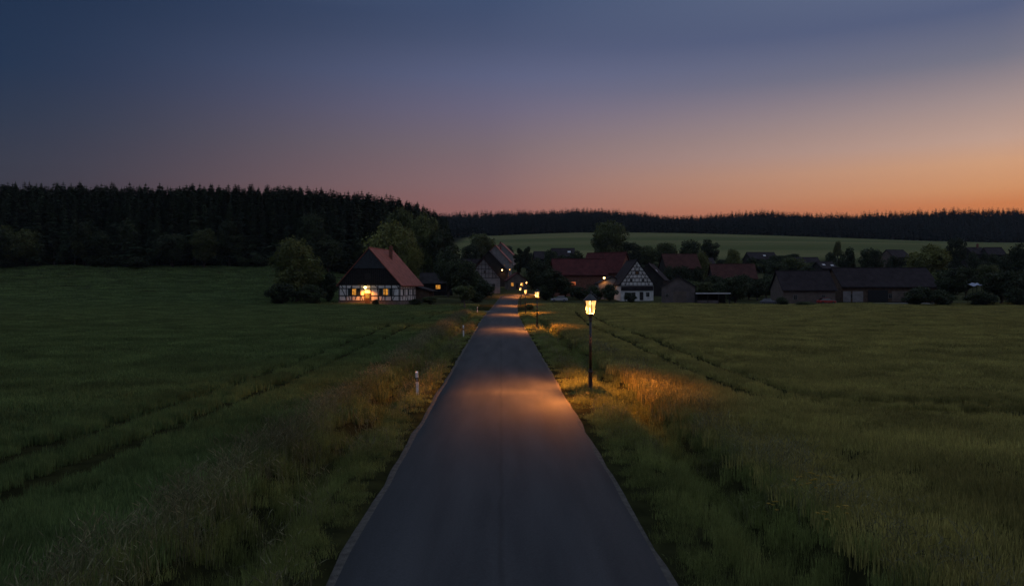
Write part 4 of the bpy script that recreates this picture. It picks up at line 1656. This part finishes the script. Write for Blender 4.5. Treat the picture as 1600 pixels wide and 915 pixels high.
# ------------------------------------------------------------------ yellow wildflowers by the right ditch
def flower():
    root = empty('wildflower', (0, 0, 0), 0, 'yellow wildflower among the tall grass by the right ditch', 'flower', 'yellow wildflowers by the right ditch')
    b = MB()
    b.tube([(0, 0, -.05), (.02, .01, .4), (.05, .0, .74)], [.006, .005, .004], 5)
    for k in range(4):
        a = k * 2.1
        b.tube([(.02, .0, .4 + k * .07), (.02 + .09 * math.cos(a), .09 * math.sin(a), .6 + k * .05)], .003, 4)
    b.build('stem', GRASS['verge'], root)
    b = MB()
    pos = [(.05, 0, .75)] + [(.02 + .09 * math.cos(k * 2.1), .09 * math.sin(k * 2.1), .61 + k * .05) for k in range(4)]
    for cx, cy, cz in pos:
        for k in range(6):
            a = k * math.pi / 3
            b.add([(cx, cy, cz), (cx + .035 * math.cos(a - .4), cy + .035 * math.sin(a - .4), cz + .012),
                   (cx + .05 * math.cos(a), cy + .05 * math.sin(a), cz + .006), (cx + .035 * math.cos(a + .4), cy + .035 * math.sin(a + .4), cz + .012)], [(0, 1, 2, 3)])
        b.lathe([(.014, cz - .006), (.014, cz + .016)], 6, (cx, cy))
    b.build('blossom', mat('yellow petals', (.32, .22, .02), .6, .15, 8), root)
    return root


FLW = flower()
fpos = [(6.15, 14.6), (6.35, 14.8), (6.05, 15.1), (6.5, 14.3), (5.95, 13.6), (6.25, 13.4), (5.5, 14.9)]
for i, (x, d) in enumerate(fpos):
    o = FLW if i == 0 else dup(FLW, (0, 0, 0), rnd.uniform(0, 6.28), FLW['label'])
    o.location = (x, d, gz(x, d) + .05)
    o.scale = (1, 1, rnd.uniform(.85, 1.15))

# ------------------------------------------------------------------ evening air
b = MB()
b.box((200, 930, 70), (2440, 2020, 160))
hz = bpy.data.materials.new('thin evening haze')
hz.use_nodes = True
nt = hz.node_tree
nt.nodes.clear()
out = nd(nt, 'ShaderNodeOutputMaterial')
pv = nd(nt, 'ShaderNodeVolumePrincipled')
pv.inputs['Color'].default_value = (.72, .85, 1, 1)
pv.inputs['Density'].default_value = .00005
pv.inputs['Anisotropy'].default_value = .1
nt.links.new(pv.outputs[0], out.inputs['Volume'])
tag(b.build('haze', hz), 'thin bluish evening haze over fields and village', kind='stuff')

# ------------------------------------------------------------------ sky
W = bpy.data.worlds.new('World')
scene.world = W
W.use_nodes = True
nt = W.node_tree
nt.nodes.clear()
out = nd(nt, 'ShaderNodeOutputWorld')
bg = nd(nt, 'ShaderNodeBackground')
tc = nd(nt, 'ShaderNodeTexCoord')
nv = nd(nt, 'ShaderNodeVectorMath', operation='NORMALIZE')
nt.links.new(tc.outputs['Generated'], nv.inputs[0])
sep = nd(nt, 'ShaderNodeSeparateXYZ')
nt.links.new(nv.outputs['Vector'], sep.inputs[0])


def mth(op, a, b=None):
    n = nd(nt, 'ShaderNodeMath', operation=op)
    for i, q_ in enumerate((a, b)):
        if q_ is None:
            continue
        if isinstance(q_, (int, float)):
            n.inputs[i].default_value = q_
        else:
            nt.links.new(q_, n.inputs[i])
    return n.outputs[0]


el = mth('MULTIPLY', mth('ARCSINE', sep.outputs['Z']), 180 / math.pi)
az = mth('MULTIPLY', mth('ARCTAN2', sep.outputs['X'], sep.outputs['Y']), 180 / math.pi)


def lin(c):
    return tuple((v / 255 / 12.92) if v / 255 <= .04045 else ((v / 255 + .055) / 1.055) ** 2.4 for v in c)


def ramp(stops):
    r = nd(nt, 'ShaderNodeValToRGB')
    r.color_ramp.interpolation = 'B_SPLINE' if False else 'EASE'
    r.color_ramp.interpolation = 'LINEAR'
    e = r.color_ramp.elements
    while len(e) < len(stops):
        e.new(.5)
    for s_, (deg, c) in zip(e, stops):
        s_.position = max(0, min(1, (deg + 5) / 60))
        s_.color = (*lin(c), 1)
    f = mth('DIVIDE', mth('ADD', el, 5), 60)
    nt.links.new(f, r.inputs['Fac'])
    return r.outputs['Color']


SK_AWAY = ramp([(0, (52, 50, 62)), (6, (52, 54, 70)), (12, (36, 48, 72)), (20, (32, 44, 68)), (31, (134, 147, 168)), (50, (134, 147, 168))])  # in every ramp the unseen upper sky is brightened to light the fields
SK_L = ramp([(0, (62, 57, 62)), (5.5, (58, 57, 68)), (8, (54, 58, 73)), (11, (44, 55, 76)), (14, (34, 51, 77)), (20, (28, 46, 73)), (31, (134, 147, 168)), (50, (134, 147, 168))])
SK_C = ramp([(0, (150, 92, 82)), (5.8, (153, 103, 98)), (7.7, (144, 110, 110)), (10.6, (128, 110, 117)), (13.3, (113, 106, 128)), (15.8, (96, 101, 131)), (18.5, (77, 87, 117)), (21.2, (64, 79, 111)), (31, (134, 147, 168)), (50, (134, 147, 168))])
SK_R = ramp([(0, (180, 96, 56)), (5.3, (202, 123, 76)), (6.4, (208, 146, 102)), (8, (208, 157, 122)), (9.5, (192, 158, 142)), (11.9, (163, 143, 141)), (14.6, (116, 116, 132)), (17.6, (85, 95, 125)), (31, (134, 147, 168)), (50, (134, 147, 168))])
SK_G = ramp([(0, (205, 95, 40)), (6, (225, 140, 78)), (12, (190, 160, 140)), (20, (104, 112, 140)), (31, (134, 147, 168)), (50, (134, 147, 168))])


def mixc(f, a, b):
    x = nd(nt, 'ShaderNodeMix', data_type='RGBA')
    nt.links.new(f, x.inputs[0])
    nt.links.new(a, x.inputs[6])
    nt.links.new(b, x.inputs[7])
    return x.outputs[2]


def band(a, b, smooth=False):
    r = nd(nt, 'ShaderNodeMapRange', interpolation_type='SMOOTHSTEP' if smooth else 'LINEAR')
    r.inputs['From Min'].default_value = a
    r.inputs['From Max'].default_value = b
    nt.links.new(az, r.inputs['Value'])
    return r.outputs['Result']


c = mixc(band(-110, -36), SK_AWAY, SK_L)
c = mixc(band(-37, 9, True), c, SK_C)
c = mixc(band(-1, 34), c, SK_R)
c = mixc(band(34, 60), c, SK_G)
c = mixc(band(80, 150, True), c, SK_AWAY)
# faint high-altitude scattering from the physical sky on top of the graded dusk
ns = nd(nt, 'ShaderNodeTexSky')
ns.sky_type = 'NISHITA'
ns.sun_disc = False
ns.sun_elevation = R(-3)
ns.sun_rotation = R(62)
ns.altitude = 200
ad = nd(nt, 'ShaderNodeMix', data_type='RGBA', blend_type='ADD')
ad.inputs[0].default_value = .015
nt.links.new(c, ad.inputs[6])
nt.links.new(ns.outputs['Color'], ad.inputs[7])
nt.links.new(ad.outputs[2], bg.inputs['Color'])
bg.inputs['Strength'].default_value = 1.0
nt.links.new(bg.outputs[0], out.inputs['Surface'])

# the last warm light from beyond the ridge on the right
sl = bpy.data.lights.new('dusk sun', 'SUN')
sl.energy = .02
sl.angle = R(20)
sl.color = (1, .55, .35)
so_ = link(bpy.data.objects.new('dusk_sun', sl))
sd = Vector((math.sin(R(62)) * math.cos(R(6)), math.cos(R(62)) * math.cos(R(6)), math.sin(R(6))))
so_.rotation_euler = (-sd).to_track_quat('-Z', 'Y').to_euler()

# ------------------------------------------------------------------ camera and render
cam = bpy.data.cameras.new('Camera')
cam.sensor_width = 36
cam.lens = 36 * F / 1600
cam.clip_end = 5000
co = link(bpy.data.objects.new('Camera', cam))
co.location = (0, 0, CAM_H)
co.rotation_euler = (R(90) - math.atan((457.5 - HOR) / F), 0, -math.atan((800 - VPX) / F))
scene.camera = co
vs_ = scene.view_settings
vs_.view_transform = 'Standard'
vs_.look = 'None'
vs_.exposure = 0
vs_.gamma = 1
vs_.use_curve_mapping = False
scene.render.engine = 'CYCLES'
cy = scene.cycles
cy.use_denoising = True
try:
    cy.denoiser = 'OPENIMAGEDENOISE'
except Exception:
    pass
cy.max_bounces = 5
cy.diffuse_bounces = 3
cy.glossy_bounces = 2
cy.transparent_max_bounces = 6
cy.sample_clamp_indirect = 3.0
cy.use_light_tree = True
